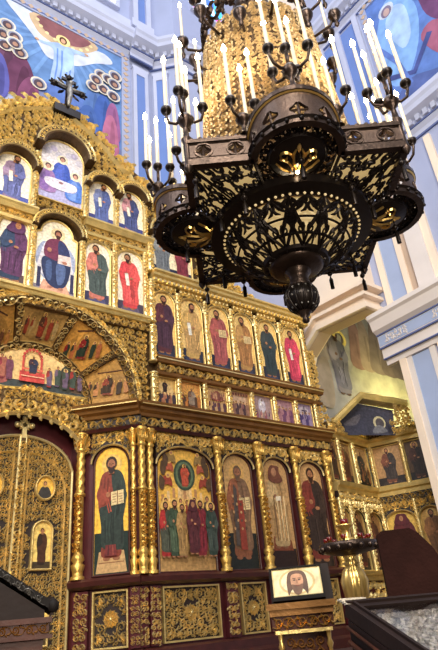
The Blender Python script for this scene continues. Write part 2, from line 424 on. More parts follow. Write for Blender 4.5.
# pilasters on the back wall
BK = plane((0, 11.6, 0), (1, 0, 0), (0, -1, 0))
WG2 = plane((7.13, 11.6, 0), (S2, -S2, 0), (-S2, -S2, 0))
def pilaster(idx, fmap, a0, a1, z0, z1, label):
    o = MB(fmap); o.box(a0, a1, z0, z1, 0, .10); o.box(a0 - .03, a1 + .03, z0, z0 + .12, 0, .14); o.box(a0 - .03, a1 + .03, z1 - .12, z1, 0, .14)
    w = a1 - a0
    o.box(a0, a0 + w * .22, z0 + .12, z1 - .12, .10, .14); o.box(a1 - w * .22, a1, z0 + .12, z1 - .12, .10, .14)
    o.box(a0 + w * .22, a1 - w * .22, z1 - .4, z1 - .12, .10, .14)
    r = structure(o.build('trim_%d' % idx, 'trimw'), label, 'pilaster')
    p = MB(fmap); p.box(a0 + w * .22, a1 - w * .22, z0 + .12, z1 - .4, .10, .115); p.build('panel', 'wallblue', r)
    return r
pilaster(2, BK, 6.34, 6.92, 9, 19.1, 'white pilaster with blue inset beside the large fresco')
pilaster(3, WG2, .1, .62, 9, 19.1, 'white pilaster with blue inset on the slanted wall strip')
# big cornice
def cornice(idx, fmap, a0, a1, z, label, depth=.55, dent=True, height=1.05):
    h = height
    o = MB(fmap)
    o.sweep([(0, z), (.08 * depth, z), (.10 * depth, z + .15 * h), (.28 * depth, z + .25 * h), (.28 * depth, z + .5 * h), (.85 * depth, z + .6 * h), (.9 * depth, z + .75 * h), (depth, z + .85 * h), (depth, z + h), (0, z + h)], a0, a1)
    r = structure(o.build('trim_%d' % idx, 'trimw'), label, 'cornice')
    b = MB(fmap); b.box(a0, a1, z + .27 * h, z + .32 * h, 0, .36 * depth); b.box(a0, a1, z - .06 * h, z, 0, .12 * depth); b.build('painted_shadow_band', 'shadowblue', r)  # dark bands painted as the shade under the cornice steps
    if dent:
        d = MB(fmap); n = int((a1 - a0) / .26)
        for k in range(n):
            a = a0 + (k + .2) * (a1 - a0) / n
            d.box(a, a + .14, z + .34 * h, z + .56 * h, 0, .5 * depth)
        d.build('dentils', 'trimw', r)
    return r
cornice(4, BK, -4, 6.2, 19.42, 'white dentilled cornice above the large fresco')
cornice(5, plane((0, 11.45, 0), (1, 0, 0), (0, -1, 0)), 6.2, 7.1, 19.42, 'white cornice broken forward over the pilaster')
cornice(6, WG2, -.1, 1.05, 19.42, 'white cornice on the slanted wall strip')
cornice(7, plane((0, 10.93, 0), (1, 0, 0), (0, -1, 0)), 7.75, 12.3, 19.42, 'white cornice behind the chandelier under the stained glass')
o = MB(BK); o.box(-4, 6.2, 20.9, 21.3, 0, .25); o.box(6.2, 7.1, 20.9, 21.3, 0, .4); o.box(6.3, 6.5, 21.3, 26, 0, .3, 0); o.box(6.85, 7.05, 21.3, 26, 0, .3); o.box(7.45, 7.6, 20.5, 26, -.4, .1)
structure(o.build('trim_8', 'trimw'), 'white ledge and pilaster strips above the dentilled cornice', 'moulding')
o = MB(BK); o.box(6.5, 6.85, 21.4, 26, .02, .2); structure(o.build('trim_9', 'wallblue'), 'blue strip between the upper pilasters', 'panel')
# stained windows
def window(idx, fmap, a0, a1, z0, z1, nx, nz, cols, label):
    o = MB(fmap); w = .1
    o.strip([(a0, z0), (a1, z0), (a1, z1), (a0, z1)], [(a0 - w, z0 - w), (a1 + w, z0 - w), (a1 + w, z1 + w), (a0 - w, z1 + w)], 0, .15, 0, True)
    r = structure(o.build('window_%d' % idx, 'trimw'), label, 'window')
    dx = (a1 - a0) / nx; dz = (z1 - z0) / nz
    for key in sorted(set(cols)):
        p = MB(fmap)
        for i in range(nx):
            for j in range(nz):
                if cols[(i + j * nx) % len(cols)] == key:
                    p.box(a0 + i * dx + .02, a0 + (i + 1) * dx - .02, z0 + j * dz + .02, z0 + (j + 1) * dz - .02, .01, .03)
        p.build('pane', 'pane_' + key, r)
    return r
window(1, plane((0, 10.93, 0), (1, 0, 0), (0, -1, 0)), 8.75, 10.35, 23.5, 26.5, 4, 6, ['pink', 'cyan', 'cyan', 'pink', 'cyan', 'white', 'white', 'cyan', 'cyan', 'white', 'blue', 'cyan', 'blue', 'cyan', 'white', 'cyan'], 'stained glass window in cyan, white and pink, left of the chandelier top')
window(2, BK, 5.0, 5.72, 21.95, 25, 3, 6, ['white', 'pink', 'white', 'white', 'cyan', 'white'], 'stained glass window with a pink pane above the large fresco')

# right wall with pier, pilasters and cornices (faces the nave)
XR = 12.3
RW = plane((XR, 0, 0), (0, -1, 0), (-1, 0, 0))       # a = -y
o = MB(); o.box(XR, 14.2, -3, 7.92, .45, 9.0); o.box(XR, 14.2, -3, 8.3, 9.0, 27)
structure(o.build('wall_right', 'wall'), 'pale lilac right wall and pier beside the side chapel', 'wall')
def stripes(idx, z0, z1, spec, label, mat, dep):
    o = MB(RW)
    for y0, y1 in spec: o.box(-y1, -y0, z0, z1, 0, dep)
    return structure(o.build('trim_%d' % idx, mat), label, 'pilaster')
# shaft below the capital
stripes(10, .45, 7.55, [(7.72, 7.92), (6.55, 6.75), (5.4, 5.6)], 'cream edge strips on the lower pier', 'cream', .10)
stripes(11, .45, 7.4, [(7.02, 7.56)], 'blue inset on the lower pier', 'litblue', .03)
stripes(12, .45, 7.55, [(7.56, 7.74), (6.85, 7.02)], 'white borders of the blue inset on the lower pier', 'littrim', .06)
stripes(13, 1.2, 6.9, [(5.65, 6.45)], 'tan inset on the lower pier', 'tan', .02)
# capital / entablature of the pier
o = MB(RW)
o.sweep([(0, 7.42), (.10, 7.42), (.12, 7.55), (.2, 7.6), (.2, 7.85), (.26, 7.9), (.26, 8.25), (.42, 8.36), (.48, 8.62), (.56, 8.68), (.56, 8.8), (0, 8.8)], -8.3, 3)
r = structure(o.build('trim_14', 'littrim'), 'white moulded capital band around the right pier', 'capital')
b = MB(RW); b.box(-8.28, 3, 7.93, 8.22, .2, .27); b.build('blue_band', 'litblue', r)
b = MB(RW); b.box(-8.3, 3, 7.86, 7.9, .1, .275); b.box(-8.3, 3, 7.56, 7.59, .1, .215); b.box(-8.3, 3, 8.24, 8.28, .1, .3); b.build('painted_shadow_band', 'shadowblue', r)  # shade between the capital's steps, painted as dark strips
b = MB(RW)
for y in (7.7, 6.2, 4.7): b.carve(None, -y - .35, -y + .35, 7.95, 8.2, .14, .27, .02, mirror=-y, seed=5)
b.build('relief_ornament', 'littrim', r)
# pilaster strips above the capital
stripes(15, 8.8, 13.3, [(7.66, 7.85), (6.98, 7.16), (6.05, 6.25), (5.2, 5.4)], 'cream edge strips of the upper right pilasters', 'cream', .10)
stripes(16, 8.8, 13.1, [(7.16, 7.66)], 'blue inset of the upper right pilaster', 'litblue', .04)
stripes(17, 8.8, 13.3, [(6.75, 6.98)], 'tan strip beside the upper right pilaster', 'tan', .06)
stripes(18, 8.8, 13.3, [(6.25, 6.75)], 'white pilaster face over the right pier', 'littrim', .16)
cornice(19, RW, -8.3, 3, 13.5, 'white dentilled cornice under the blue fresco on the right wall', .5, True, 1.0)
cornice(20, RW, -8.3, 3, 20.0, 'upper white cornice on the right wall above the blue fresco', .5, True, 1.0)
o = MB(RW)
for y0, y1 in ((6.2, 6.4), (7.0, 7.2), (7.8, 8.0)): o.box(-y1, -y0, 14.5, 20, 0, .12)
structure(o.build('trim_21', 'trimw'), 'white strips between the right cornices behind the candles', 'moulding')
o = MB(RW); o.box(-7.0, -6.4, 14.7, 19.8, 0, .04); o.box(-7.8, -7.2, 14.7, 19.8, 0, .04)
structure(o.build('trim_22', 'wallblue'), 'blue insets between the right cornices behind the candles', 'panel')

# lintel block over the side chapel
LX, LY = 11.62, 8.14
o = MB()
pr = [(LY, 8.99), (9.96, 9.12), (10.67, 8.66), (11.0, 8.0), (11.0, 27), (LY, 27)]
n = len(pr)
pts = [(LX, y, z) for y, z in pr] + [(LX + .55, y, z) for y, z in pr]
o.add(pts, [tuple(range(n)), tuple(range(n, 2 * n))] + [(i, (i + 1) % n, (i + 1) % n + n, i + n) for i in range(n)])
o.box(LX + .55, XR + .3, LY, LY + .5, 8.99, 27)
structure(o.build('wall_side', 'cream'), 'cream arch wall over the side chapel opening', 'wall')
o = MB()
for (dz, th, pj_) in ((0, .16, .10), (.35, .10, .16), (.62, .12, .24)):
    q = [(LY - pj_, 8.97 + dz), (9.96, 9.12 + dz), (10.72, 8.62 + dz), (11.0, 8.0 + dz)]
    for i in range(3):
        (y0, z0), (y1, z1) = q[i], q[i + 1]
        o.add([(LX - pj_, y0, z0), (LX - pj_, y1, z1), (LX - pj_, y1, z1 + th), (LX - pj_, y0, z0 + th), (LX, y0, z0), (LX, y1, z1), (LX, y1, z1 + th), (LX, y0, z0 + th)],
              [(0, 1, 2, 3), (4, 5, 1, 0), (3, 2, 6, 7), (0, 3, 7, 4), (1, 5, 6, 2)])
    o.box(LX - pj_ + .002, XR, LY - pj_ - .002, LY - .01, 8.97 + dz, 8.97 + dz + th)
structure(o.build('trim_23', 'cream'), 'stepped cream mouldings around the side chapel arch', 'moulding')
o = MB()  # thin sheet that paints the brown shade on the soffit
q = [(LY + .02, 8.975), (9.96, 9.105), (10.67, 8.645)]
for i in range(2):
    (y0, z0), (y1, z1) = q[i], q[i + 1]
    o.add([(LX + .05, y0, z0), (LX + .05, y1, z1), (LX + .5, y1, z1), (LX + .5, y0, z0)], [(0, 1, 2, 3)])
o.add([(LX + .5, LY + .05, 8.975), (XR, LY + .05, 8.975), (XR, LY + .45, 8.975), (LX + .5, LY + .45, 8.975)], [(0, 1, 2, 3)])
structure(o.build('trim_24', 'tan'), 'soffit painted in brown shade under the side chapel arch', 'soffit')

# ================================================================== FRESCOES
def painted_wall(name, label, fmap, pts, bg, paint, border=None, bcol=None):
    x, y, z = fmap(pts[0][0], pts[0][1], 0)
    t = thing(name, label, 'fresco', (x, y, z))
    P = MB(fmap); P.prism(pts, .003, .02, 0, bg); P.lay = .021
    paint(P); P.build('painting', 'fresco', t)
    if border:
        B = MB(fmap); B.strip(pts, offset_pts(pts, border), .0, .06, 0, True)
        B.build('border', 'wall', t)
        B = MB(fmap); q = offset_pts(pts, border * .5); n = len(q)
        for i in range(n):
            (x0, y0), (x1, y1) = q[i], q[(i + 1) % n]; L = math.hypot(x1 - x0, y1 - y0); k = int(L / .26)
            for j in range(k):
                f = (j + .5) / k; xx, yy = x0 + (x1 - x0) * f, y0 + (y1 - y0) * f
                B.prism([(xx + .1, yy), (xx, yy + .1), (xx - .1, yy), (xx, yy - .1)], .05, .075, 0)
        B.build('border_ornament', 'tan', t)
    return t
SKYB = rgb(104, 138, 188)
def p_ascension(P):
    P.poly([(1.0, 15.0), (5.9, 15.0), (5.9, 16.4), (1.0, 16.4)], rgb(96, 122, 186))
    P.blob([(1.2, 14.6), (2.2, 15.5), (3.4, 15.9), (4.4, 15.4), (5.8, 15.0), (5.8, 14.4), (1.2, 14.4)], rgb(126, 132, 170))
    P.blob([(1.0, 15.2), (2.6, 15.35), (3.6, 15.5), (4.2, 15.3), (3.4, 15.1), (2.0, 14.9)], rgb(168, 172, 200))
    for k in range(14):
        a = PI * (1.02 + .96 * k / 13)
        P.line([(3.85 + 1.0 * math.cos(a), 18.6 + .8 * math.sin(a)), (3.85 + 2.3 * math.cos(a), 18.6 + 2.2 * math.sin(a))], .12, rgb(118, 154, 204))
    P.blob([(2.0, 19.2), (2.5, 18.6), (3.0, 18.05), (3.4, 17.5), (3.9, 17.6), (4.4, 17.75), (5.0, 18.3), (5.6, 18.7), (5.3, 19.0), (4.6, 18.9), (3.9, 19.1), (3.0, 19.2)], rgb(206, 212, 226))
    P.blob([(2.85, 19.25), (3.0, 18.5), (3.5, 18.25), (4.2, 18.35), (4.75, 18.65), (4.95, 19.25)], rgb(200, 172, 138))
    P.blob([(3.05, 19.25), (3.2, 18.7), (3.6, 18.5), (4.2, 18.58), (4.6, 18.85), (4.7, 19.25)], rgb(140, 92, 96))
    for k in range(9):
        a = PI * (1.08 + .84 * k / 8); P.ell(3.9 + .93 * math.cos(a), 19.2 + .78 * math.sin(a), .07, .07, rgb(236, 214, 160), 8)
    P.blob([(3.05, 18.08), (3.35, 18.15), (3.7, 18.38), (4.1, 18.42), (4.65, 18.52), (4.6, 18.36), (4.25, 18.2), (4.28, 17.4), (4.2, 16.5), (3.75, 16.45), (3.55, 16.6), (3.6, 17.4), (3.55, 18.0), (3.2, 18.0)], rgb(166, 190, 226))
    for u in (3.7, 3.85, 4.02, 4.12): P.line([(u, 18.1), (u + .03, 17.3), (u - .02, 16.6)], .05, rgb(112, 146, 214))
    P.blob([(3.95, 18.3), (4.22, 18.2), (4.2, 17.5), (4.0, 17.2), (3.9, 17.8)], rgb(176, 204, 244))
    P.ell(3.86, 18.58, .24, .24, rgb(240, 216, 150)); P.ell(3.86, 18.58, .13, .17, rgb(80, 52, 40)); P.ell(3.86, 18.56, .08, .11, rgb(206, 160, 130))
    P.ell(3.04, 18.07, .07, .05, rgb(206, 160, 130)); P.ell(4.66, 18.46, .07, .05, rgb(206, 160, 130))
    for x, y, w, c in ((2.2, 16.9, .34, rgb(108, 72, 96)), (2.7, 16.5, .36, rgb(104, 62, 88)), (2.05, 16.2, .3, rgb(92, 92, 160)), (1.6, 16.5, .4, rgb(120, 120, 180)), (3.0, 15.75, .3, rgb(126, 74, 104))):
        P.blob([(x - w, y - 1.2), (x - w * 1.1, y - .2), (x - w * .3, y + .45), (x + w * .5, y + .3), (x + w * 1.2, y - .5), (x + w, y - 1.2)], c)
        P.blob([(x - w * .2, y - 1.1), (x, y), (x + w * .6, y - .1), (x + w * .8, y - 1.1)], shade(c, .7))
    for x, y, w, c in ((4.95, 16.5, .3, rgb(92, 122, 180)), (5.3, 16.4, .3, rgb(70, 98, 166)), (5.62, 16.2, .24, rgb(150, 96, 140)), (4.8, 15.6, .36, rgb(76, 104, 168)), (5.55, 15.6, .26, rgb(176, 108, 138))):
        P.blob([(x - w, y - 1.0), (x - w, y - .1), (x - w * .4, y + .5), (x + w * .4, y + .5), (x + w * .9, y - .1), (x + w, y - 1.0)], c)
        P.blob([(x - w * .1, y - .9), (x + w * .1, y + .3), (x + w * .5, y), (x + w * .5, y - .9)], shade(c, .75))
    for x, y in [(2.15, 18.02), (2.05, 17.52), (2.39, 17.64), (2.15, 17.09), (2.59, 17.05), (3.22, 16.12), (1.7, 17.4), (1.6, 17.9), (5.18, 17.8), (5.43, 17.77), (5.68, 18.09), (4.91, 17.1), (5.26, 17.18), (5.64, 17.67), (5.61, 17.07), (5.0, 17.45), (2.4, 17.3)]:
        P.ell(x, y, .25, .25, rgb(214, 204, 186)); P.ell(x, y, .195, .195, rgb(142, 146, 168)); P.ell(x, y - .03, .15, .18, rgb(84, 72, 82)); P.ell(x + .02, y - .04, .08, .09, rgb(170, 130, 110))
painted_wall('fresco', 'large blue fresco of a figure with raised arms among haloed crowds, above the golden screen', BK,
             [(5.94, 14.2), (5.94, 19.28), (.9, 19.28), (.9, 14.2)], SKYB, p_ascension, .3)
def p_right(P):
    # a = -y
    P.blob([(-6.1, 17), (-5.6, 18.6), (-5.0, 19.3), (-4.3, 18.2), (-4.6, 16.6), (-5.5, 15.6)], rgb(132, 172, 226))
    P.blob([(-5.4, 18.2), (-5.0, 18.8), (-4.6, 18.4), (-4.7, 17.2), (-5.1, 16.9)], rgb(170, 198, 236))
    P.ell(-5.2, 18.9, .3, .3, rgb(196, 206, 224)); P.ell(-5.2, 18.85, .2, .24, rgb(128, 116, 140)); P.ell(-5.2, 18.82, .12, .16, rgb(196, 166, 160))
    P.blob([(-4.6, 19.6), (-4.2, 18.6), (-4.1, 17.3), (-3.6, 16.6), (-2.6, 17.2), (-2.6, 19.6)], rgb(112, 74, 112))
    P.blob([(-4.3, 19.6), (-4.0, 18.3), (-3.6, 17.6), (-3.0, 18), (-2.8, 19.6)], rgb(84, 54, 84))
    P.blob([(-4.5, 16.6), (-4.0, 16.9), (-3.4, 16.0), (-3.2, 15.2), (-4.0, 15.3)], rgb(158, 96, 120))
    P.blob([(-6.1, 15.0), (-5.2, 15.6), (-4.2, 15.1), (-3.0, 15.0), (-3.0, 14.7), (-6.1, 14.7)], rgb(88, 104, 160))
    P.line([(-5.9, 16.3), (-5.0, 15.7), (-4.2, 16.6)], .2, rgb(74, 84, 140))
    P.line([(-5.8, 17.6), (-5.4, 16.6), (-5.2, 15.4)], .16, rgb(96, 122, 190))
painted_wall('fresco', 'blue and purple fresco high on the right wall, right of the candles', RW,
             [(-2.2, 14.7), (-2.2, 19.8), (-5.85, 19.8), (-5.85, 14.7)], rgb(98, 128, 194), p_right, .24)
NI = plane((0, 11.0, 0), (1, 0, 0), (0, -1, 0))
def p_niche(P):
    P.blob([(13.9, 6.2), (14.0, 8.6), (15.2, 9.3), (16.6, 9.5), (17.4, 8.4), (17.4, 6.2)], rgb(158, 156, 158))
    for q in range(6): P.blob([(14.4 + q * .4, 6.6 + .3 * q), (14.9 + q * .35, 7.2 + .25 * q), (15.6 + q * .3, 7.1 + .2 * q), (15.2 + q * .3, 6.7 + .3 * q)], rgb(170, 166, 162) if q % 2 else rgb(148, 148, 150))
    P.blob([(11.6, 8.6), (12.8, 9.6), (13.4, 10.2), (12.2, 10.4), (11.6, 10.2)], rgb(132, 126, 136))
    for x, w, c in ((12.7, .5, rgb(158, 148, 150)), (14.6, .4, rgb(140, 112, 118)), (15.1, .4, rgb(148, 132, 134)), (15.7, .5, rgb(120, 108, 116)), (16.3, .5, rgb(104, 92, 102)), (16.9, .5, rgb(96, 86, 98))):
        P.blob([(x - w, 8.9), (x - w * .8, 9.8), (x - .1, 10.9), (x + w * .6, 10.5), (x + w, 9.0)], c)
        P.line([(x, 9.2), (x + .05, 10.2)], .08, shade(c, .8)); P.line([(x + .15, 9.2), (x + .16, 10.2)], .07, shade(c, 1.2))
    figure(P, 13.55, 7.75, 2.35, rgb(134, 128, 146), rgb(110, 108, 130), None, rgb(110, 88, 84), rgb(72, 58, 58), lean=-.02, wide=1.25)
    t = [(13.72 + .27 * math.cos(PI * (.95 - 1.25 * k / 10)), 9.78 + .27 * math.sin(PI * (.95 - 1.25 * k / 10))) for k in range(11)]
    P.line(t, .12, rgb(226, 206, 130))
    P.blob([(12.2, 7.4), (12.4, 8.6), (12.9, 8.9), (13.0, 7.9), (12.8, 7.2)], rgb(152, 140, 136))
painted_wall('fresco', 'grey fresco of a haloed standing figure, lit yellow, in the side chapel', NI,
             [(17.6, 6.0), (17.6, 11.5), (11.5, 11.5), (11.5, 6.0)], rgb(150, 148, 158), p_niche)

# ================================================================== MAIN GOLDEN SCREEN
ico = thing('iconostasis', 'tall carved and gilded icon screen rising behind the platform', 'iconostasis', (AXX, 10, .98))
# --- backing boards
b = MB(MAIN)
b.box(5.4, 11.12, .98, 5.95, -.32, -.09)
b.prism([(5.45, 2.4), (5.45, .98), (5.3, .98), (5.3, 2.4)], -.3, -.1)
w_ = MB(WING); w_.box(-.02, 1.3, .98, 5.9, -.3, -.09); b.v += w_.v; b.f += [tuple(i + len(b.v) - len(w_.v) for i in f) for f in w_.f]; b.m += w_.m; b.sm += w_.sm; b.c += w_.c
b.build('lower_board', 'maroon', ico)
b = MB(WINGL); b.box(-.03, 1.29, .98, 5.9, -.3, -.09); b.build('lower_board', 'maroon', ico)
b = MB(MAIN); b.box(5.75, 11.12, 5.95, 9.4, -.3, -.09)
thr = [PI * k / 24 for k in range(25)]
def rect_hit(th):
    c_, s_ = math.cos(th), math.sin(th); k = 1e9
    if abs(c_) > 1e-6: k = min(k, 2.35 / abs(c_))
    if s_ > 1e-6: k = min(k, 2.12 / s_)
    return (ARC[0] + k * c_, ARC[1] + k * s_)
b.strip([(ARC[0] + 1.93 * math.cos(t), ARC[1] + 1.93 * math.sin(t)) for t in thr], [rect_hit(t) for t in thr], -.3, -.06)
R_ = [(5.88, 8.0), (5.88, 12.45), (5.53, 12.62), (5.2, 12.7), (4.94, 12.92), (4.6, 13.3), (4.2, 13.55), (3.85, 13.75), (3.45, 14.0)]
crest = R_ + [(2 * AXX - x, y) for x, y in reversed(R_[:-1])]
b.prism(crest, -.3, -.1)
b.prism([(5.88, 9.4), (7.45, 9.4), (7.4, 11.0), (7.05, 11.5), (6.4, 11.95), (5.88, 12.4)], -.3, -.1)
b.prism([(7.45, 9.4), (9.4, 9.4), (9.2, 9.62), (8.7, 9.8), (8.1, 10.2), (7.7, 10.7), (7.45, 10.9)], -.28, -.1)
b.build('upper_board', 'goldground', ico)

# --- base zone
def moulding(fmap, a0, a1, prof, mat, name): m = MB(fmap); m.sweep(prof, a0, a1); return m.build(name, mat, ico)
for fm, a0, a1 in ((MAIN, 5.42, 11.2), (WING, -.05, 1.33)):
    moulding(fm, a0, a1, [(-.1, .98), (.16, .98), (.16, 1.16), (.08, 1.22), (.08, 1.36), (.02, 1.40), (-.1, 1.40)], 'maroon2', 'plinth')
    moulding(fm, a0, a1, [(-.1, 2.42), (.06, 2.42), (.16, 2.47), (.18, 2.55), (.12, 2.60), (-.1, 2.60)], 'maroon2', 'ledge')
def base_panel(fm, a0, a1, z0=1.44, z1=2.38, cell=.155, seed=3):
    m = MB(fm); q = [(a0, z0), (a1, z0), (a1, z1), (a0, z1)]
    m.strip(q, [(a0 + .03, z0 + .03), (a1 - .03, z0 + .03), (a1 - .03, z1 - .03), (a0 + .03, z1 - .03)], -.09, .0, 0, True)
    p = m.build('base_panel', 'goldflat', ico)
    m = MB(fm); cx, cz = (a0 + a1) / 2, (z0 + z1) / 2
    m.carve(lambda x, y: math.hypot(x - cx, y - cz) > .13, a0 + .07, a1 - .07, z0 + .07, z1 - .07, cell, -.085, .05, mirror=cx, seed=seed, infill=True)
    for k in range(8): m.leaf(cx, cz, k * PI / 4, .10, .022, .4, -.085, .05)
    for k in range(12): m.spiral(cx, cz, .16, .9, k * PI / 6, 1, .012, -.085, .03, 0, 6)
    m.ball(cx, cz, -.05, .03)
    for sx, sz in ((a0 + .1, z0 + .1), (a1 - .1, z0 + .1), (a0 + .1, z1 - .1), (a1 - .1, z1 - .1)):
        an = math.atan2(cz - sz, cx - sx); m.leaf(sx, sz, an, .15, .03, .7, -.085, .055); m.leaf(sx, sz, an, .15, .03, -.7, -.085, .055)
    m.build('carved_relief', 'gold', p)
    m = MB(fm); m.box(a0 + .03, a1 - .03, z0 + .03, z1 - .03, -.095, -.082); m.build('panel_ground', 'dark', p)
def base_strip(fm, a0, a1, z0=1.42, z1=2.40, seed=5):
    m = MB(fm); m.box(a0, a1, z0, z1, -.09, .03); p = m.build('base_strip', 'maroon', ico)
    m = MB(fm); m.carve(None, a0 + .01, a1 - .01, z0 + .02, z1 - .02, min(.17, (a1 - a0) / 2.01), .03, .05, mirror=(a0 + a1) / 2, seed=seed)
    m.build('carved_relief', 'gold', p)
base_panel(MAIN, 5.97, 7.28, seed=3); base_panel(MAIN, 7.82, 8.5, seed=4); base_panel(MAIN, 8.98, 9.62, seed=6); base_panel(MAIN, 10.05, 10.72, seed=9)
base_panel(WING, .37, 1.05, seed=11)
for a in (5.42, 5.68): base_strip(MAIN, a, a + .22, seed=int(a * 10))
for a in (7.42, 8.62, 9.74, 10.82): base_strip(MAIN, a, a + .28, seed=int(a * 10))
base_strip(WING, .02, .30, seed=8); base_strip(WING, 1.1, 1.28, seed=13)

# --- columns
def column(fm, a, c, z0, z1, r, seed=1, slim=False):
    H = z1 - z0; m = MB(fm)
    za, zb = z0 + .16 * H, z0 + .86 * H; zm = z0 + .56 * H
    if slim:
        m.lathe(a, c, [(z0, r), (z0 + .03 * H, r * 1.1), (zb, r), (z1, r)], 10)
        for z in (z0 + .02 * H, z0 + .5 * H, z1 - .16 * H, z1 - .03 * H): m.lathe(a, c, [(z - .025, r), (z - .012, r * 1.4), (z + .012, r * 1.4), (z + .025, r)], 10)
        m.carve(None, a - r, a + r, z0 + .06, z1 - .06, r * 1.7, c + r * .8, r * .5, seed=seed)
        return m.build('pillar', 'gold', ico)
    m.lathe(a, c, [(za, r * .82), (zm - .05, r * .8)], 12)
    m.carve(None, a - r * .85, a + r * .85, za + .02, zm - .04, r * 1.1, c + r * .72, r * .4, seed=seed)
    m.lathe(a, c, [(zm - .05, r * .85), (zm - .03, r * 1.15), (zm, r * 1.15), (zm + .03, r * .85)], 12)
    nz = 26
    m.lathe(a, c, [(zm + .03 + (zb - zm - .03) * k / nz, r * .8) for k in range(nz + 1)], 16, 0, 2 * PI * 4.5 / (zb - zm), 3, .17)
    col = m.build('column', 'columngold', ico)
    m = MB(fm); m.lathe(a, c, [(z0, r * 1.3), (z0 + .02 * H, r * 1.3), (z0 + .025 * H, r * .95), (z0 + .05 * H, r * 1.0), (z0 + .09 * H, r * 1.32), (z0 + .105 * H, r * .8), (z0 + .125 * H, r * 1.25), (z0 + .145 * H, r * 1.1), (za, r * .9)], 14, 0, 0, 7, .04)
    m.build('base', 'columngold', col)
    m = MB(fm); m.lathe(a, c, [(zb, r * .85), (zb + .015 * H, r * 1.2), (zb + .03 * H, r * .9), (zb + .08 * H, r * 1.15), (zb + .115 * H, r * 1.5), (z1, r * 1.5)], 12)
    for k in range(-2, 3):
        m.leaf(a + k * r * .5, zb + .03 * H, PI / 2, .09 * H, r * .3, k * -.3, c + r * .9, r * .4); m.spiral(a + k * r * .55, zb + .115 * H, r * .35, 1, 0, 1 if k > 0 else -1, r * .1, c + r * 1.2, r * .3)
    m.build('capital', 'columngold', col)
    return col
for i, (a, c) in enumerate([(5.5, .12), (5.72, .06), (7.45, .07), (8.63, .07), (9.8, .07), (10.92, .07)]): column(MAIN, a, c, 2.60, 5.38, .095 if i > 1 else .085, i + 1)
column(WING, .10, .06, 2.60, 5.38, .10, 21); column(WING, 1.19, .04, 2.6, 5.38, .06, 22); column(WINGL, 1.17, .06, 2.60, 5.38, .10, 23)

# --- carved spandrels over the lower icons
def spandrel(fm, a0, a1, b0, b1, ah, top, c0, c1, cell, seed, name='carved_spandrel', ground='dark', hang=.0, mat='gold'):
    cx = (a0 + a1) / 2; hw = (a1 - a0) / 2; sp = b1 - ah
    m = MB(fm); ts = [PI * k / 14 for k in range(15)]
    inner = [(cx + hw * math.cos(t), sp + ah * math.sin(t)) for t in ts]
    outer = [(a1, top) if i == 0 else (a0, top) if i == 14 else (min(a1, max(a0, cx + hw * 1.2 * math.cos(ts[i]))), top) for i in range(15)]
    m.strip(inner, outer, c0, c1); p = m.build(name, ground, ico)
    m = MB(fm)
    ins = lambda x, y: y < top and a0 < x < a1 and (y > sp - hang) and (((x - cx) / (hw + .01)) ** 2 + ((y - sp) / (ah + .01)) ** 2 > 1.0)
    m.carve(ins, a0, a1, sp - hang, top, cell, c1, .045, mirror=cx, seed=seed)
    m.ribbon([(x, y) for x, y in inner], [.022] * 15, c1, .03)
    m.frieze(a0 + .02, a1 - .02, b1 + .02 if top - b1 > .12 else top - .12, top, c1, .035)
    for k in range(int((a1 - a0) / .12) + 1):
        x = a0 + .06 + k * .12
        if x < a1: m.leaf(x, top - .01, -PI / 2 - .3, .12, .03, .8, c1, .04)
    m.build('carved_relief', mat, p)
LOW = [(5.93, 7.30), (7.63, 8.46), (8.80, 9.60), (9.97, 10.76)]
for i, (a0, a1) in enumerate(LOW): spandrel(MAIN, a0 - .04, a1 + .04, 2.6, 5.1, .42 if i == 0 else .34, 5.38, -.09, .03, .12, 31 + i)
spandrel(WING, .30, 1.13, 2.6, 5.1, .36, 5.38, -.09, .02, .11, 36)
# frieze and cornice at mid height
def band(fm, a0, a1, z0, z1, c, name, mat_g='dark', seedless=True, mat='gold'):
    m = MB(fm); m.box(a0, a1, z0, z1, -.09, c); p = m.build(name, mat_g, ico)
    m = MB(fm); m.frieze(a0 + .01, a1 - .01, z0 + .01, z1 - .01, c, .06); m.build('carved_relief', mat, p)
CPROF = [(-.1, 5.66), (.10, 5.66), (.12, 5.72), (.20, 5.76), (.22, 5.82), (.30, 5.86), (.32, 5.93), (-.1, 5.95)]
for fm, a0, a1 in ((MAIN, 5.45, 11.2), (WING, -.08, 1.36), (WINGL, -.08, 1.36)):
    band(fm, a0, a1, 5.42, 5.66, .05, 'frieze')
    moulding(fm, a0, a1, CPROF, 'browngold', 'cornice')
    moulding(fm, a0, a1, [(-.1, 5.36), (.12, 5.36), (.16, 5.42), (-.1, 5.43)], 'maroon2', 'string_moulding')
    m = MB(fm); m.box(a0, a1, 5.85, 5.868, .0, .318); m.build('gilt_fillet', 'goldflat', ico)

# --- portal recess: back wall, valance, door
b = MB(DOORP); b.box(2.2, 4.7, .98, 5.95, -.28, -.2); b.box(4.54, 4.7, .98, 5.9, -.2, .1); b.box(2.2, 2.36, .98, 5.9, -.2, .1)
b.build('portal_board', 'maroon', ico)
vt = [k / 20 for k in range(21)]
def val_low(x): u = abs(x - AXX); return 5.66 - .02 * u - .50 * (u / 1.12) ** 2.4
def val_top(x): return 6.24 - .08 * abs(x - AXX)
xs = [AXX - 1.2 + 2.4 * t for t in vt]
m = MB(VAL); m.strip([(x, val_low(x) + .03) for x in xs], [(x, val_top(x)) for x in xs], -.04, .02)
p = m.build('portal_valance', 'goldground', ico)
m = MB(VAL); m.carve(lambda x, y: val_low(x) < y < val_top(x), AXX - 1.2, AXX + 1.2, 5.0, 6.28, .165, .02, .07, mirror=AXX, seed=44, wide=.19)
m.ribbon([(x, val_low(x) + .03) for x in xs], [.05] * 21, .02, .06); m.ribbon([(x, val_top(x) - .03) for x in xs], [.03] * 21, .02, .05)
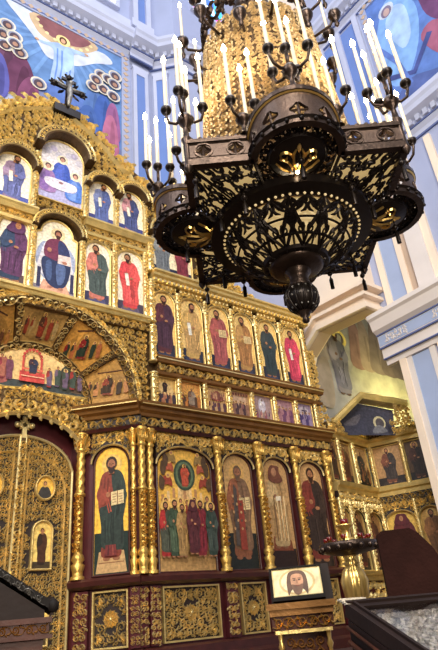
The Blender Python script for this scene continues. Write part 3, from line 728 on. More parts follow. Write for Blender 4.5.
for k in range(11):
    x = AXX - 1.1 + .22 * k; m.spiral(x, val_low(x) + .16, .12, 1.2, PI / 2, 1 if x < AXX else -1, .04, .06, .07); m.leaf(x, val_low(x) + .02, -PI / 2, .12, .04, .6, .02, .06)
m.build('carved_relief', 'gold', p)
for sx in (1, -1):       # drop carvings at the ends
    m = MB(VAL); x = AXX + sx * 1.14
    m.carve(None, x - .14, x + .14, 4.95, 5.65, .14, .02, .07, mirror=x, seed=45, wide=.2); m.box(x - .12, x + .12, 5.05, 5.9, -.04, .02); m.build('valance_drop', 'gold', ico)

# --- splayed archivolt
spl = MB(SPLAY)
def sector(a0, a1, t0, t1, c0, c1, nseg, M_):
    pts = []
    for k in range(nseg + 1):
        th = a0 + (a1 - a0) * k / nseg
        pts += [(th, t0, c0), (th, t1, c0), (th, t1, c1), (th, t0, c1)]
    fs = []
    for k in range(nseg):
        for q in range(4): fs.append((k * 4 + q, k * 4 + (q + 1) % 4, k * 4 + 4 + (q + 1) % 4, k * 4 + 4 + q))
    fs += [(0, 1, 2, 3), tuple(nseg * 4 + q for q in range(4))]
    M_.add(pts, fs)
sector(-.02, PI + .02, -.02, 1.02, -.12, -.04, 30, spl); spl.build('archivolt_board', 'maroon2', ico)
for th in [PI * k / 5 for k in range(6)]:
    m = MB(SPLAY); w = .042
    sector(th - w, th + w, 0.02, .98, -.04, .035, 2, m); p = m.build('archivolt_spoke', 'goldground', ico)
    m = MB(lambda a, b, c, th=th: SPLAY(th + a / 1.6, b / .92, c)); m.frieze  # spoke relief runs along the radius
    m.carve(None, -.07, .07, .04, .88, .13, .035, .04, seed=int(th * 100)); m.build('carved_relief', 'gold', p)
for t0, t1, nm in ((-.14, .03, 'inner_arch_band'), (.97, 1.15, 'outer_arch_band')):
    m = MB(SPLAY); sector(-.02, PI + .02, t0, t1, -.06, .04, 40, m); p = m.build(nm, 'goldground', ico)
    r_ = 1.25 if t0 < 0 else 1.95
    m = MB(lambda a, b, c, r_=r_: SPLAY(PI - a / r_, b / .92, c)); m.frieze(0, PI * r_, t0 * .92, t1 * .92, .04, .05, ratio=1.6); m.build('carved_relief', 'gold', p)
# ring face on the front plane and the carved spandrels
m = MB(MAIN)
m.strip([(ARC[0] + 1.95 * math.cos(t), ARC[1] + 1.95 * math.sin(t)) for t in thr], [(ARC[0] + 2.14 * math.cos(t), ARC[1] + 2.14 * math.sin(t)) for t in thr], -.06, .04, 0, False, .03)
p = m.build('arch_ring', 'goldflat', ico)
m = MB(lambda a, b, c: MAIN(ARC[0] + b * math.cos(PI - a / 2.05), ARC[1] + b * math.sin(PI - a / 2.05), c)); m.frieze(0, PI * 2.05, 1.96, 2.13, .05, .05, ratio=1.5); m.build('carved_relief', 'gold', p)
for sx in (1, -1):
    m = MB(MAIN)
    cx0, cx1 = (ARC[0], 5.78) if sx > 0 else (2 * AXX - 5.78, ARC[0])
    m.carve(lambda x, y: math.hypot(x - ARC[0], y - ARC[1]) > 2.12 and y < 7.72, cx0, cx1, 5.98, 7.72, .15, -.05, .08, seed=50 + sx, wide=.17)
    m.build('arch_spandrel_relief', 'gold', ico)
band(MAIN, 2 * AXX - 5.78, 5.78, 7.72, 7.92, .03, 'shelf_frieze', 'goldground')
moulding(MAIN, 2 * AXX - 5.8, 5.8, [(-.1, 7.92), (.10, 7.92), (.14, 7.98), (.18, 8.0), (.18, 8.06), (.10, 8.10), (-.1, 8.10)], 'goldflat', 'shelf')

# --- upper right section mouldings
band(MAIN, 5.98, 11.12, 6.76, 6.98, .06, 'feast_frieze', 'goldground')
moulding(MAIN, 5.94, 11.16, [(-.1, 6.70), (.10, 6.70), (.12, 6.76), (-.1, 6.76)], 'browngold', 'feast_moulding')
moulding(MAIN, 5.94, 11.2, [(-.1, 6.98), (.14, 6.98), (.18, 7.06), (.20, 7.12), (.12, 7.17), (-.1, 7.19)], 'browngold', 'saint_shelf')
m = MB(MAIN); m.box(5.94, 11.2, 7.05, 7.075, 0, .19); m.build('gilt_fillet', 'gold', ico)
moulding(MAIN, 5.9, 11.16, [(-.1, 9.16), (.08, 9.16), (.10, 9.24), (.18, 9.28), (.20, 9.34), (.26, 9.37), (.26, 9.42), (-.1, 9.42)], 'goldflat', 'top_cornice')
m = MB(MAIN)
for k in range(40): m.box(5.95 + k * .13, 6.02 + k * .13, 9.17, 9.24, .05, .13)
m.build('dentils', 'gold', ico)
# corner pier between the tiers
for a, c in ((5.88, .06),):
    for z0, z1 in ((5.96, 6.72), (6.98, 7.9), (7.98, 9.15), (9.4, 10.3)): column(MAIN, a, c, z0, z1, .075, int(z0 * 7), True)
AP = [(5.99, 6.56), (6.75, 7.37), (7.60, 8.20), (8.43, 9.01), (9.27, 9.87), (10.14, 10.76)]
for i in range(7):
    a = [5.93, 6.655, 7.485, 8.315, 9.14, 10.005, 10.88][i]
    if i: column(MAIN, a, .0, 7.19, 9.0, .06, 60 + i, True)
for i, (a0, a1) in enumerate(AP): spandrel(MAIN, a0 - .04, a1 + .06, 7.2, 8.98, .30, 9.17, -.09, -.0, .09, 70 + i, ground='goldground')
FE = [(6.0, 6.49), (6.64, 7.17), (7.39, 7.93), (8.08, 8.65), (8.77, 9.38), (9.54, 10.13), (10.27, 10.82)]
for i in range(8):
    a = [5.95, 6.565, 7.28, 8.0, 8.71, 9.46, 10.2, 10.93][i]
    column(MAIN, a, .0, 5.95, 6.72, .055, 80 + i, True)
# right end carving beside the saints and at the lower edge
m = MB(MAIN); m.box(10.93, 11.2, 7.2, 8.35, -.1, .0); p = m.build('end_scroll', 'goldground', ico)
m = MB(MAIN); m.carve(None, 10.94, 11.26, 7.2, 8.4, .15, .0, .07, seed=91, wide=.19); m.build('carved_relief', 'gold', p)
m = MB(MAIN); m.carve(None, 11.0, 11.4, 5.96, 6.7, .17, -.02, .08, seed=92, wide=.19); m.build('end_scroll', 'gold', ico)

# --- central upper tiers
for (a0, a1, b0, b1, ah, top, sd) in ((4.22, 4.85, 8.1, 9.85, .3, 9.95, 101), (5.02, 5.74, 8.1, 9.88, .32, 9.97, 102), (2.30, 2.90, 8.1, 9.85, .3, 9.72, 103)):
    if top - b1 < .02: top = b1 + .06
    spandrel(MAIN, a0 - .03, a1 + .03, b0, b1, ah, top + .06, -.09, .0, .1, sd, ground='goldground')
for a, z0, z1 in ((2.99, 8.1, 9.75), (4.12, 8.1, 9.95), (4.94, 8.1, 9.95), (5.76, 8.1, 9.95), (2.93, 10.2, 11.9), (4.17, 10.4, 11.7), (4.985, 10.36, 11.3), (5.8, 10.36, 11.6), (2.2, 8.1, 9.75)): column(MAIN, a, -.0, z0, z1, .06, int(a * 31 + z0), True)
for a0, a1, z in ((4.15, 5.95, 9.95), (2 * AXX - 5.95, 3.02, 9.72)):
    m = MB(MAIN); m.box(a0, a1, z + .05, z + .22, -.09, .02); p = m.build('tier_frieze', 'goldground', ico)
    m = MB(MAIN); m.frieze(a0, a1, z + .05, z + .22, .02, .05); m.build('carved_relief', 'gold', p)
    moulding(MAIN, a0, a1, [(-.1, z + .22), (.10, z + .22), (.16, z + .30), (.20, z + .34), (.20, z + .38), (-.1, z + .42)], 'goldflat', 'tier_cornice')
    moulding(MAIN, a0, a1, [(-.1, z - .02), (.06, z - .02), (.08, z + .05), (-.1, z + .05)], 'goldflat', 'tier_moulding')
def hood(a0, a1, b1, ah, d, name, w=.13):
    """projecting carved hood over an arched icon"""
    cx = (a0 + a1) / 2; hw = (a1 - a0) / 2; sp = b1 - ah; ts = [PI * k / 16 for k in range(17)]
    m = MB(MAIN)
    m.strip([(cx + hw * math.cos(t), sp + ah * math.sin(t)) for t in ts], [(cx + (hw + w) * math.cos(t), sp + (ah + w) * math.sin(t)) for t in ts], -.09, d, 0, False, .02)
    p = m.build(name, 'goldground', ico)
    m = MB(MAIN); m.ribbon([(cx + (hw + w * .3) * math.cos(t), sp + (ah + w * .3) * math.sin(t)) for t in ts], [.025] * 17, d, .04)
    m.ribbon([(cx + (hw + w * .9) * math.cos(t), sp + (ah + w * .9) * math.sin(t)) for t in ts], [.03] * 17, d, .04)
    for i in range(1, 16): t = ts[i]; m.spiral(cx + (hw + w * .6) * math.cos(t), sp + (ah + w * .6) * math.sin(t), .05, 1, t, 1, .016, d + .01, .03, 0, 8)
    m.build('carved_relief', 'gold', p)
hood(3.06, 4.04, 10.12, .42, .16, 'arch_hood'); hood(3.02, 4.1, 12.6, .55, .26, 'arch_hood', .2)
hood(4.26, 4.94, 11.72, .34, .22, 'arch_hood', .16); hood(5.06, 5.76, 11.78, .34, .22, 'arch_hood', .16); hood(2.06, 2.86, 11.62, .38, .22, 'arch_hood', .16)
hood(6.0, 7.2, 11.1, .5, .2, 'arch_hood', .16)
def crest_y(x):
    pts = sorted(crest[2:-2]); 
    for (x0, y0), (x1, y1) in zip(pts, pts[1:]):
        if x0 <= x <= x1: return y0 + (y1 - y0) * (x - x0) / max(1e-6, x1 - x0)
    return 12.3
blocked = [(3.02, 4.1, 12.72), (4.2, 5.0, 11.9), (5.0, 5.85, 11.95), (2.0, 2.95, 11.8)]
def crest_in(x, y):
    if y > crest_y(x) + .1: return False
    for a0, a1, t in blocked:
        if a0 < x < a1 and y < t: return False
    return True
m = MB(MAIN); m.carve(crest_in, 2 * AXX - 5.9, 5.92, 10.5, 14.3, .19, -.09, .1, mirror=AXX, seed=110, wide=.17)
cp = sorted(crest[1:-1])
for sgn in (1, -1):
    for i in range(9):
        x = AXX + sgn * (.25 + i * .28); y = crest_y(x)
        m.spiral(x, y - .02, .15, 1.3, PI * .9 if sgn > 0 else .1, -sgn, .04, -.08, .1); m.leaf(x, y + .05, PI / 2 - sgn * .5, .3, .05, -sgn * 1.4, -.1, .08)
    m.ribbon([(AXX + sgn * u, crest_y(AXX + sgn * u) - .28) for u in [.15 + .15 * k for k in range(16)]], [.05] * 16, -.06, .1)
m.build('crest_carving', 'gold', ico)
m = MB(MAIN)
m.carve(lambda x, y: not (5.95 < x < 7.25 and y < 11.15) and y < 12.45 - .62 * max(0, x - 5.85), 5.85, 7.6, 9.45, 12.4, .19, -.09, .1, seed=120, wide=.18)
m.carve(lambda x, y: y < 9.62 + 1.3 * max(0., (9.1 - x) / 1.65) ** 1.5, 7.4, 9.3, 9.42, 11.0, .19, -.09, .1, seed=121, wide=.18)
for i in range(8):
    x = 7.6 + i * .22; y = 9.6 + 1.3 * ((9.1 - x) / 1.65) ** 1.5 if x < 9.1 else 9.6
    m.spiral(x, y, .13, 1.3, PI, -1, .04, -.08, .1)
m.build('side_scroll_carving', 'gold', ico)
# gables carved infill around the inner icons of the centre
m = MB(MAIN); m.carve(lambda x, y: not (3.0 < x < 4.1 and y < 10.3), 2.96, 4.18, 10.0, 10.62, .13, -.09, .07, mirror=AXX + .09, seed=130); m.build('centre_relief', 'gold', ico)

# ================================================================== ROYAL DOORS
def door_top(x): u = abs(x - AXX) / 1.08; return 4.55 + .72 * math.sqrt(max(0, 1 - u ** 2.4)) + .06 * (1 - u)
def leaf_door(sx, label):
    t = thing('royal_door', label, 'door', (AXX + sx * .54, 10.95, 1.40), 'royal doors')
    a0, a1 = (AXX + .03, AXX + 1.07) if sx > 0 else (AXX - 1.07, AXX - .03)
    N = 14; xs = [a0 + (a1 - a0) * k / N for k in range(N + 1)]
    poly = [(a0, 1.40), (a1, 1.40)] + [(x, door_top(x)) for x in reversed(xs)]
    m = MB(DOORP); m.prism(poly, -.10, -.06); m.build('door_board', 'dark', t)
    cxr = AXX + sx * .50
    m = MB(DOORP); w = .05
    m.strip(poly, offset_pts(poly, -w), -.06, .0, 0, True, .02); m.build('door_frame', 'gold', t)
    hole = lambda x, y: ((x - cxr) / .2) ** 2 + ((y - 4.30) / .24) ** 2 > 1 and not (abs(x - cxr) < .22 and 2.80 < y < 3.70) and not (abs(x - cxr) < .22 and 1.57 < y < 2.38)
    m = MB(DOORP)
    m.carve(lambda x, y: y < door_top(x) - .02 and hole(x, y), a0 + .04, a1 - .04, 1.45, 5.3, .118, -.06, .06, seed=140, wide=.2, infill=True, mirror=None if sx > 0 else None)
    m.ribbon([(AXX + sx * (.14 + .78 * math.sin(q)), 4.2 + .78 * math.cos(q)) for q in [PI / 2 * k / 10 for k in range(11)]], [.022] * 11, -.05, .06)
    m.ribbon([(AXX + sx * .14, 1.5), (AXX + sx * .14, 4.98)], [.02, .02], -.05, .06); m.ribbon([(AXX + sx * .92, 1.5), (AXX + sx * .92, 4.2)], [.02, .02], -.05, .06)
    m.build('carved_relief', 'gold', t)
    # roundel
    m = MB(DOORP); n = 20; cir = [(cxr + .17 * math.cos(2 * PI * k / n), 4.30 + .21 * math.sin(2 * PI * k / n)) for k in range(n)]
    m.prism(cir, -.06, -.02, 0, GOLDBG); m.lay = -.0195
    m.blob([(cxr - .13, 4.15), (cxr - .08, 4.30), (cxr, 4.34), (cxr + .08, 4.30), (cxr + .13, 4.16), (cxr, 4.10)], rgb(60, 56, 52))
    m.ell(cxr, 4.39, .065, .075, rgb(220, 170, 80)); m.ell(cxr, 4.39, .035, .045, HAIR); m.ell(cxr, 4.38, .026, .035, SKIN)
    r = m.build('roundel_icon', 'paint', t)
    m = MB(DOORP); m.strip(cir, [(cxr + .205 * math.cos(2 * PI * k / n), 4.30 + .25 * math.sin(2 * PI * k / n)) for k in range(n)], -.06, .02, 0, True, .02); m.build('frame', 'goldflat', r)
    for zb in (2.84, 1.6):
        m = MB(DOORP); q = arch_pts(cxr - .17, cxr + .17, zb, zb + .82 if zb > 2 else zb + .74, .16)
        m.prism(q, -.06, -.02, 0, rgb(236, 200, 110)); m.lay = -.0195
        m.poly([(cxr - .17, zb), (cxr + .17, zb), (cxr + .17, zb + .12), (cxr - .17, zb + .12)], rgb(70, 56, 36))
        figure(m, cxr, zb + .05, .68, rgb(52, 34, 24), rgb(74, 44, 28), rgb(214, 170, 84), simple=True)
        r = m.build('arched_icon', 'paint', t)
        m = MB(DOORP); m.strip(q, offset_pts(q, .035), -.06, .02, 0, True, .015); m.build('frame', 'goldflat', r)
    return t
rd = leaf_door(1, 'right leaf of the gilded openwork royal doors, under the golden cross')
leaf_door(-1, 'left leaf of the gilded openwork royal doors, cut by the picture edge')
m = MB(DOORP); m.box(AXX - .06, AXX + .06, 1.4, 5.25, -.04, .01); as_ = m.build('door_astragal', 'goldground', rd); m = MB(DOORP); m.carve(None, AXX - .07, AXX + .07, 1.45, 5.2, .14, .01, .05, seed=150, wide=.2); m.build('carved_relief', 'gold', as_)
m = MB(DOORP); cz = 5.47
m.box(AXX - .045, AXX + .045, 5.25, 5.66, -.03, .02); m.box(AXX - .15, AXX + .15, cz, cz + .09, -.03, .02)
for dx, dz in ((-.15, .045), (.15, .045), (0, .19)): m.ball(AXX + dx, cz + dz, -.0, .06)
for k in range(4): m.leaf(AXX, cz + .045, PI / 4 + k * PI / 2, .14, .03, 0, .0, .03)
m.build('door_cross', 'gold', rd)

# ================================================================== ICONS OF THE MAIN SCREEN
GL = 'icons of the lowest tier'; GF = 'small icons of the feast row'; GA = 'standing saints above the feast row'; GD = 'icons of the central upper tiers'; GP = 'wedge icons of the portal arch'
def ground(P, a0, a1, b0, h, c): P.poly([(a0 + .005, b0), (a1 - .005, b0), (a1 - .005, b0 + h), (a0 + .005, b0 + h)], c)
def saint_icon(a0, a1, b0, b1, ah, fm, label, group, robe, mantle, halo=None, gcol=GREEN, gh=.2, bg=GOLDBG, prop=None, veil=None, turn=0, lean=0, wide=1.1, frame='goldflat', hk=.93, hair=HAIR, skin=SKIN, gp=0.02, **kw):
    def paint(P):
        ground(P, a0, a1, b0, (b1 - b0) * gh, gcol)
        P.poly([(a0 + .12 * (a1 - a0), b0 + .01), (a1 - .12 * (a1 - a0), b0 + .01), (a1 - .22 * (a1 - a0), b0 + (b1 - b0) * .10), (a0 + .22 * (a1 - a0), b0 + (b1 - b0) * .10)], shade(gcol, 1.9))
        figure(P, (a0 + a1) / 2, b0 + (b1 - b0) * (gp + .03), (b1 - b0) * hk, robe, mantle, halo, skin, hair, lean, wide, turn, prop, veil)
    return icon(label, fm, a0, a1, b0, b1, ah, paint, group, frame, bg=bg, **kw)

# lower tier
def p_christ(P):
    a0, a1, b0 = .37, 1.06, 2.66
    ground(P, a0, a1, b0, .74, GREEN)
    P.poly([(a0 + .04, b0 + .02), (a1 - .04, b0 + .02), (a1 - .10, b0 + .40), (a0 + .10, b0 + .40)], rgb(196, 156, 104))
    P.line([(a0 + .1, b0 + .2), (a1 - .1, b0 + .2)], .02, rgb(140, 96, 60))
    figure(P, .715, 2.90, 2.02, rgb(136, 60, 42), rgb(44, 54, 46), rgb(226, 182, 92), rgb(168, 108, 72), rgb(52, 28, 18), 0, .98, 0, 'book')
    P.poly([(.585, 2.97), (.835, 2.97), (.81, 3.17), (.61, 3.17)], rgb(112, 44, 40)); P.line([(.66, 2.98), (.67, 3.16)], .02, rgb(70, 26, 28)); P.line([(.76, 2.98), (.75, 3.16)], .02, rgb(150, 70, 56))
icon('arched icon of a bearded man in red and green, right of the royal doors', WING, .37, 1.06, 2.66, 5.06, .36, p_christ, GL, 'maroon2', bg=rgb(244, 190, 66))
def p_assembly(P):
    a0, a1, b0 = 5.95, 7.28, 2.64
    P.poly([(a0, b0), (a1, b0), (a1, b0 + .55), (a0, b0 + .55)], rgb(190, 148, 92))
    P.blob([(a0 + .05, b0 + .45), (a0 + .1, b0 + 1.1), (a0 + .45, b0 + 1.35), (6.55, b0 + 1.62), (6.62, b0 + 1.8), (6.72, b0 + 1.6), (a1 - .4, b0 + 1.3), (a1 - .1, b0 + 1.1), (a1 - .05, b0 + .45)], rgb(214, 172, 112))
    for k in range(9):
        x = a0 + .12 + k * .135; h_ = .85 + .2 * math.sin(k * PI / 8)
        P.poly([(x - .07, b0 + .5), (x + .07, b0 + .5), (x + .03, b0 + .6 + h_), (x - .03, b0 + .6 + h_)], rgb(226, 190, 132) if k % 2 else rgb(178, 130, 84))
    P.ell(6.62, 4.52, .27, .33, rgb(54, 70, 52), 20); P.ell(6.62, 4.52, .22, .28, rgb(96, 110, 78), 20); P.ell(6.62, 4.52, .17, .23, rgb(52, 58, 44), 18)
    figure(P, 6.62, 4.27, .48, rgb(176, 72, 50), rgb(190, 84, 58), rgb(230, 190, 100), wide=1.5)
    for sx in (-1, 1):
        for dx, dy, c in ((.42, .16, rgb(170, 84, 56)), (.46, -.14, rgb(150, 64, 44)), (.36, .34, rgb(140, 110, 60))):
            x, y = 6.62 + sx * dx, 4.5 + dy
            P.blob([(x - .13, y - .12), (x - .1, y + .06), (x, y + .12), (x + .1, y + .08), (x + .13, y - .1), (x, y - .06)], c); P.ell(x - sx * .03, y + .12, .05, .05, rgb(220, 176, 90)); P.ell(x - sx * .03, y + .12, .03, .035, SKIN)
            P.blob([(x + sx * .05, y), (x + sx * .16, y + .12), (x + sx * .19, y - .1), (x + sx * .1, y - .18)], rgb(84, 62, 40))
    for y, n, hh in ((3.28, 7, .78),): crowd(P, a0 + .1, a1 - .1, y, hh, n, [rgb(120, 80, 60), rgb(160, 110, 70), rgb(90, 70, 60), rgb(150, 60, 50)], rgb(222, 178, 96), 9)
    for x, h_, r1, r2 in ((6.06, 1.25, rgb(150, 44, 40), rgb(60, 62, 50)), (6.26, 1.3, rgb(54, 66, 48), rgb(64, 76, 56)), (6.42, 1.2, rgb(150, 116, 70), rgb(130, 100, 60)), (6.85, 1.3, rgb(120, 38, 40), rgb(104, 34, 40)), (7.1, 1.25, rgb(44, 58, 46), rgb(52, 60, 52))):
        figure(P, x, b0 + .24, h_ * .86, shade(r1, 1.3), shade(r2, 1.5), rgb(220, 176, 96), wide=.95)
    figure(P, 6.63, b0 + .28, 1.06, rgb(88, 40, 42), rgb(84, 40, 42), rgb(226, 184, 96), wide=1.05, veil=rgb(80, 36, 40))
icon('wide arched icon of a robed crowd under an oval with a red seated figure', MAIN, 5.95, 7.28, 2.64, 5.06, .40, p_assembly, GL, 'maroon2', bg=rgb(232, 180, 80))
def p_bishop(P):
    ground(P, 7.65, 8.44, 2.64, .72, rgb(34, 38, 34))
    figure(P, 8.04, 2.84, 2.04, rgb(150, 92, 62), rgb(128, 96, 70), rgb(214, 166, 92), rgb(160, 104, 72), rgb(110, 84, 62), 0, 1.12, 0, 'book')
    P.poly([(7.96, 3.02), (8.14, 3.02), (8.12, 4.05), (7.98, 4.05)], rgb(148, 62, 46))
    P.poly([(7.84, 3.1), (7.94, 3.1), (7.97, 4.3), (7.88, 4.4)], rgb(86, 74, 66))
    for k in range(5):
        for j in range(4):
            P.ell(7.84 + .1 * j, 3.45 + .17 * k, .03, .035, rgb(92, 68, 56) if (j + k) % 2 else rgb(196, 150, 100), 6)
icon('arched icon of an old bishop in patterned robes with a red stole', MAIN, 7.65, 8.44, 2.64, 5.06, .34, p_bishop, GL, 'maroon2', bg=rgb(204, 160, 100))
def p_female(P):
    ground(P, 8.82, 9.58, 2.64, .4, rgb(46, 30, 26))
    P.poly([(8.9, 3.0), (9.5, 3.0), (9.45, 3.3), (8.95, 3.3)], rgb(126, 66, 42))
    figure(P, 9.2, 3.05, 1.9, rgb(198, 166, 116), rgb(178, 140, 92), rgb(206, 160, 100), rgb(150, 100, 70), HAIR, 0, 1.15, -1, None, rgb(112, 66, 48))
    P.ell(9.16, 4.76, .075, .10, rgb(186, 132, 96))
    for u in (9.05, 9.15, 9.25, 9.36): P.line([(u, 3.2), (u + .01, 4.2)], .035, rgb(226, 198, 146) if u > 9.1 else rgb(130, 100, 66))
    P.poly([(9.12, 4.08), (9.28, 4.10), (9.28, 4.2), (9.12, 4.18)], rgb(230, 214, 184))
icon('arched icon of a veiled woman in a long pale robe, behind the standing face icon', MAIN, 8.82, 9.58, 2.64, 5.06, .34, p_female, GL, 'maroon2', bg=rgb(196, 152, 98))
saint_icon(9.99, 10.76, 2.64, 5.06, .34, MAIN, 'arched icon of a saint in dark mantle, rightmost of the lowest tier', GL, rgb(132, 60, 48), rgb(60, 46, 40), rgb(210, 164, 108), rgb(40, 30, 26), .3, rgb(198, 152, 100), None, None, 0, 0, 1.25, 'maroon2')
# saints row
CRM = rgb(244, 204, 128)
specs = [('bearded saint in dark purple mantle', rgb(96, 50, 56), rgb(74, 46, 60), None, 0),
         ('saint in cream and ochre robes turning right', rgb(206, 166, 96), rgb(190, 150, 92), 'scroll', 1),
         ('saint in pale red robe and slate mantle', rgb(176, 92, 84), rgb(160, 84, 82), 'book', -1),
         ('saint in ochre robe, fourth in the saints row', rgb(188, 144, 84), rgb(160, 112, 66), 'book', -1),
         ('saint in dark blue green mantle', rgb(58, 66, 66), rgb(50, 62, 66), None, 0),
         ('saint in bright pink robe, last in the saints row', rgb(196, 66, 92), rgb(206, 72, 96), 'scroll', 0)]
for (a0, a1), (nm, r1, r2, pr_, tn) in zip(AP, specs):
    saint_icon(a0, a1, 7.23, 8.96, .30, MAIN, 'arched icon of a ' + nm, GA, r1, r2, rgb(232, 196, 120), rgb(40, 44, 62), .2, CRM, pr_, None, tn, 0, 1.15)
# feast row
def feast(i, a0, a1):
    pal = [[rgb(96, 60, 50), rgb(64, 52, 60), rgb(170, 110, 80)], [rgb(150, 60, 40), rgb(90, 64, 44), rgb(190, 120, 60)], [rgb(120, 66, 60), rgb(200, 160, 110), rgb(90, 60, 70)], [rgb(130, 84, 84), rgb(150, 110, 90), rgb(80, 56, 60)],
           [rgb(84, 70, 90), rgb(150, 90, 100), rgb(190, 150, 130)], [rgb(140, 90, 110), rgb(170, 120, 130), rgb(110, 70, 100)], [rgb(110, 90, 140), rgb(80, 64, 110), rgb(150, 130, 160)]][i]
    bg = [rgb(216, 176, 104), rgb(214, 150, 80), rgb(208, 166, 112), rgb(190, 150, 112), rgb(168, 140, 140), rgb(166, 124, 134), rgb(154, 134, 160)][i]
    w = a1 - a0; cx = (a0 + a1) / 2; b0, b1 = 5.97, 6.68
    def paint(P):
        ground(P, a0, a1, b0, .1, shade(pal[0], .7))
        if i == 0:
            P.blob([(a0 + .03, b0 + .25), (a0 + .1, b1 - .16), (cx, b1 - .1), (a1 - .08, b1 - .2), (a1 - .03, b0 + .25)], rgb(226, 190, 128)); figure(P, cx - .02, b1 - .34, .28, rgb(50, 40, 40), rgb(60, 44, 40), None, wide=1.6)
            crowd(P, a0 + .02, a1 - .02, b0 + .04, .34, 5, pal, None, 11)
        elif i == 1:
            for k in range(9): q = PI * (k + .5) / 9; P.line([(cx, b0 + .4), (cx + .22 * math.cos(q), b0 + .4 + .26 * math.sin(q))], .03, rgb(236, 176, 90))
            crowd(P, a0 + .02, a1 - .02, b0 + .05, .4, 6, pal, rgb(232, 180, 90), 12); figure(P, cx, b0 + .12, .44, rgb(110, 80, 60), rgb(150, 130, 110), None, wide=1.6)
        elif i == 2:
            crowd(P, a0 + .03, a1 - .03, b0 + .05, .36, 6, pal, rgb(230, 190, 120), 13); P.blob([(a0 + .08, b0 + .42), (cx, b0 + .62), (a1 - .08, b0 + .42), (cx, b0 + .36)], rgb(150, 80, 70)); crowd(P, a0 + .06, a1 - .06, b0 + .38, .22, 6, [rgb(200, 150, 110), rgb(130, 80, 70)], None, 14)
        elif i == 3:
            P.poly([(cx - .2, b0 + .1), (cx + .2, b0 + .1), (cx + .2, b0 + .6), (cx - .2, b0 + .6)], rgb(206, 170, 140)); crowd(P, a0 + .03, a1 - .03, b0 + .05, .42, 5, pal, rgb(214, 174, 120), 15)
            for k in range(6): P.ell(a0 + .08 + k * w / 7, b1 - .08, .03, .035, rgb(120, 70, 60), 8)
        elif i == 4:
            P.ell(cx, b0 + .46, .12, .2, rgb(206, 196, 210)); figure(P, cx, b0 + .28, .36, rgb(232, 226, 226), rgb(216, 206, 216), None, wide=1.5); crowd(P, a0 + .03, a1 - .03, b0 + .04, .3, 4, pal, None, 16)
        elif i == 5:
            P.poly([(a0 + .05, b0 + .1), (a0 + .2, b0 + .1), (a0 + .2, b0 + .6), (a0 + .05, b0 + .56)], rgb(196, 156, 160)); crowd(P, a0 + .05, a1 - .03, b0 + .06, .48, 4, pal, rgb(206, 170, 150), 17)
        else:
            P.ell(cx, b0 + .5, .18, .14, rgb(206, 190, 200)); crowd(P, a0 + .04, a1 - .04, b0 + .05, .46, 4, pal, rgb(200, 180, 170), 18); P.line([(cx, b0 + .3), (cx, b1 - .06)], .03, rgb(70, 52, 80)); P.line([(cx - .1, b0 + .52), (cx + .1, b0 + .52)], .03, rgb(70, 52, 80))
    nm = ['a dark figure above a small crowd, leftmost of the feast row', 'an orange rayed scene with a crowd, second in the feast row', 'two ranks of heads, third in the feast row', 'a pale building behind figures, fourth in the feast row', 'a white figure in an oval, fifth in the feast row', 'a mauve building with four figures, sixth in the feast row', 'a violet scene with a cross, last in the feast row'][i]
    icon('small square icon of ' + nm, MAIN, a0, a1, b0, b1, 0, paint, GF, 'goldflat', bg=bg, fw=.025)
for i, (a0, a1) in enumerate(FE): feast(i, a0, a1)

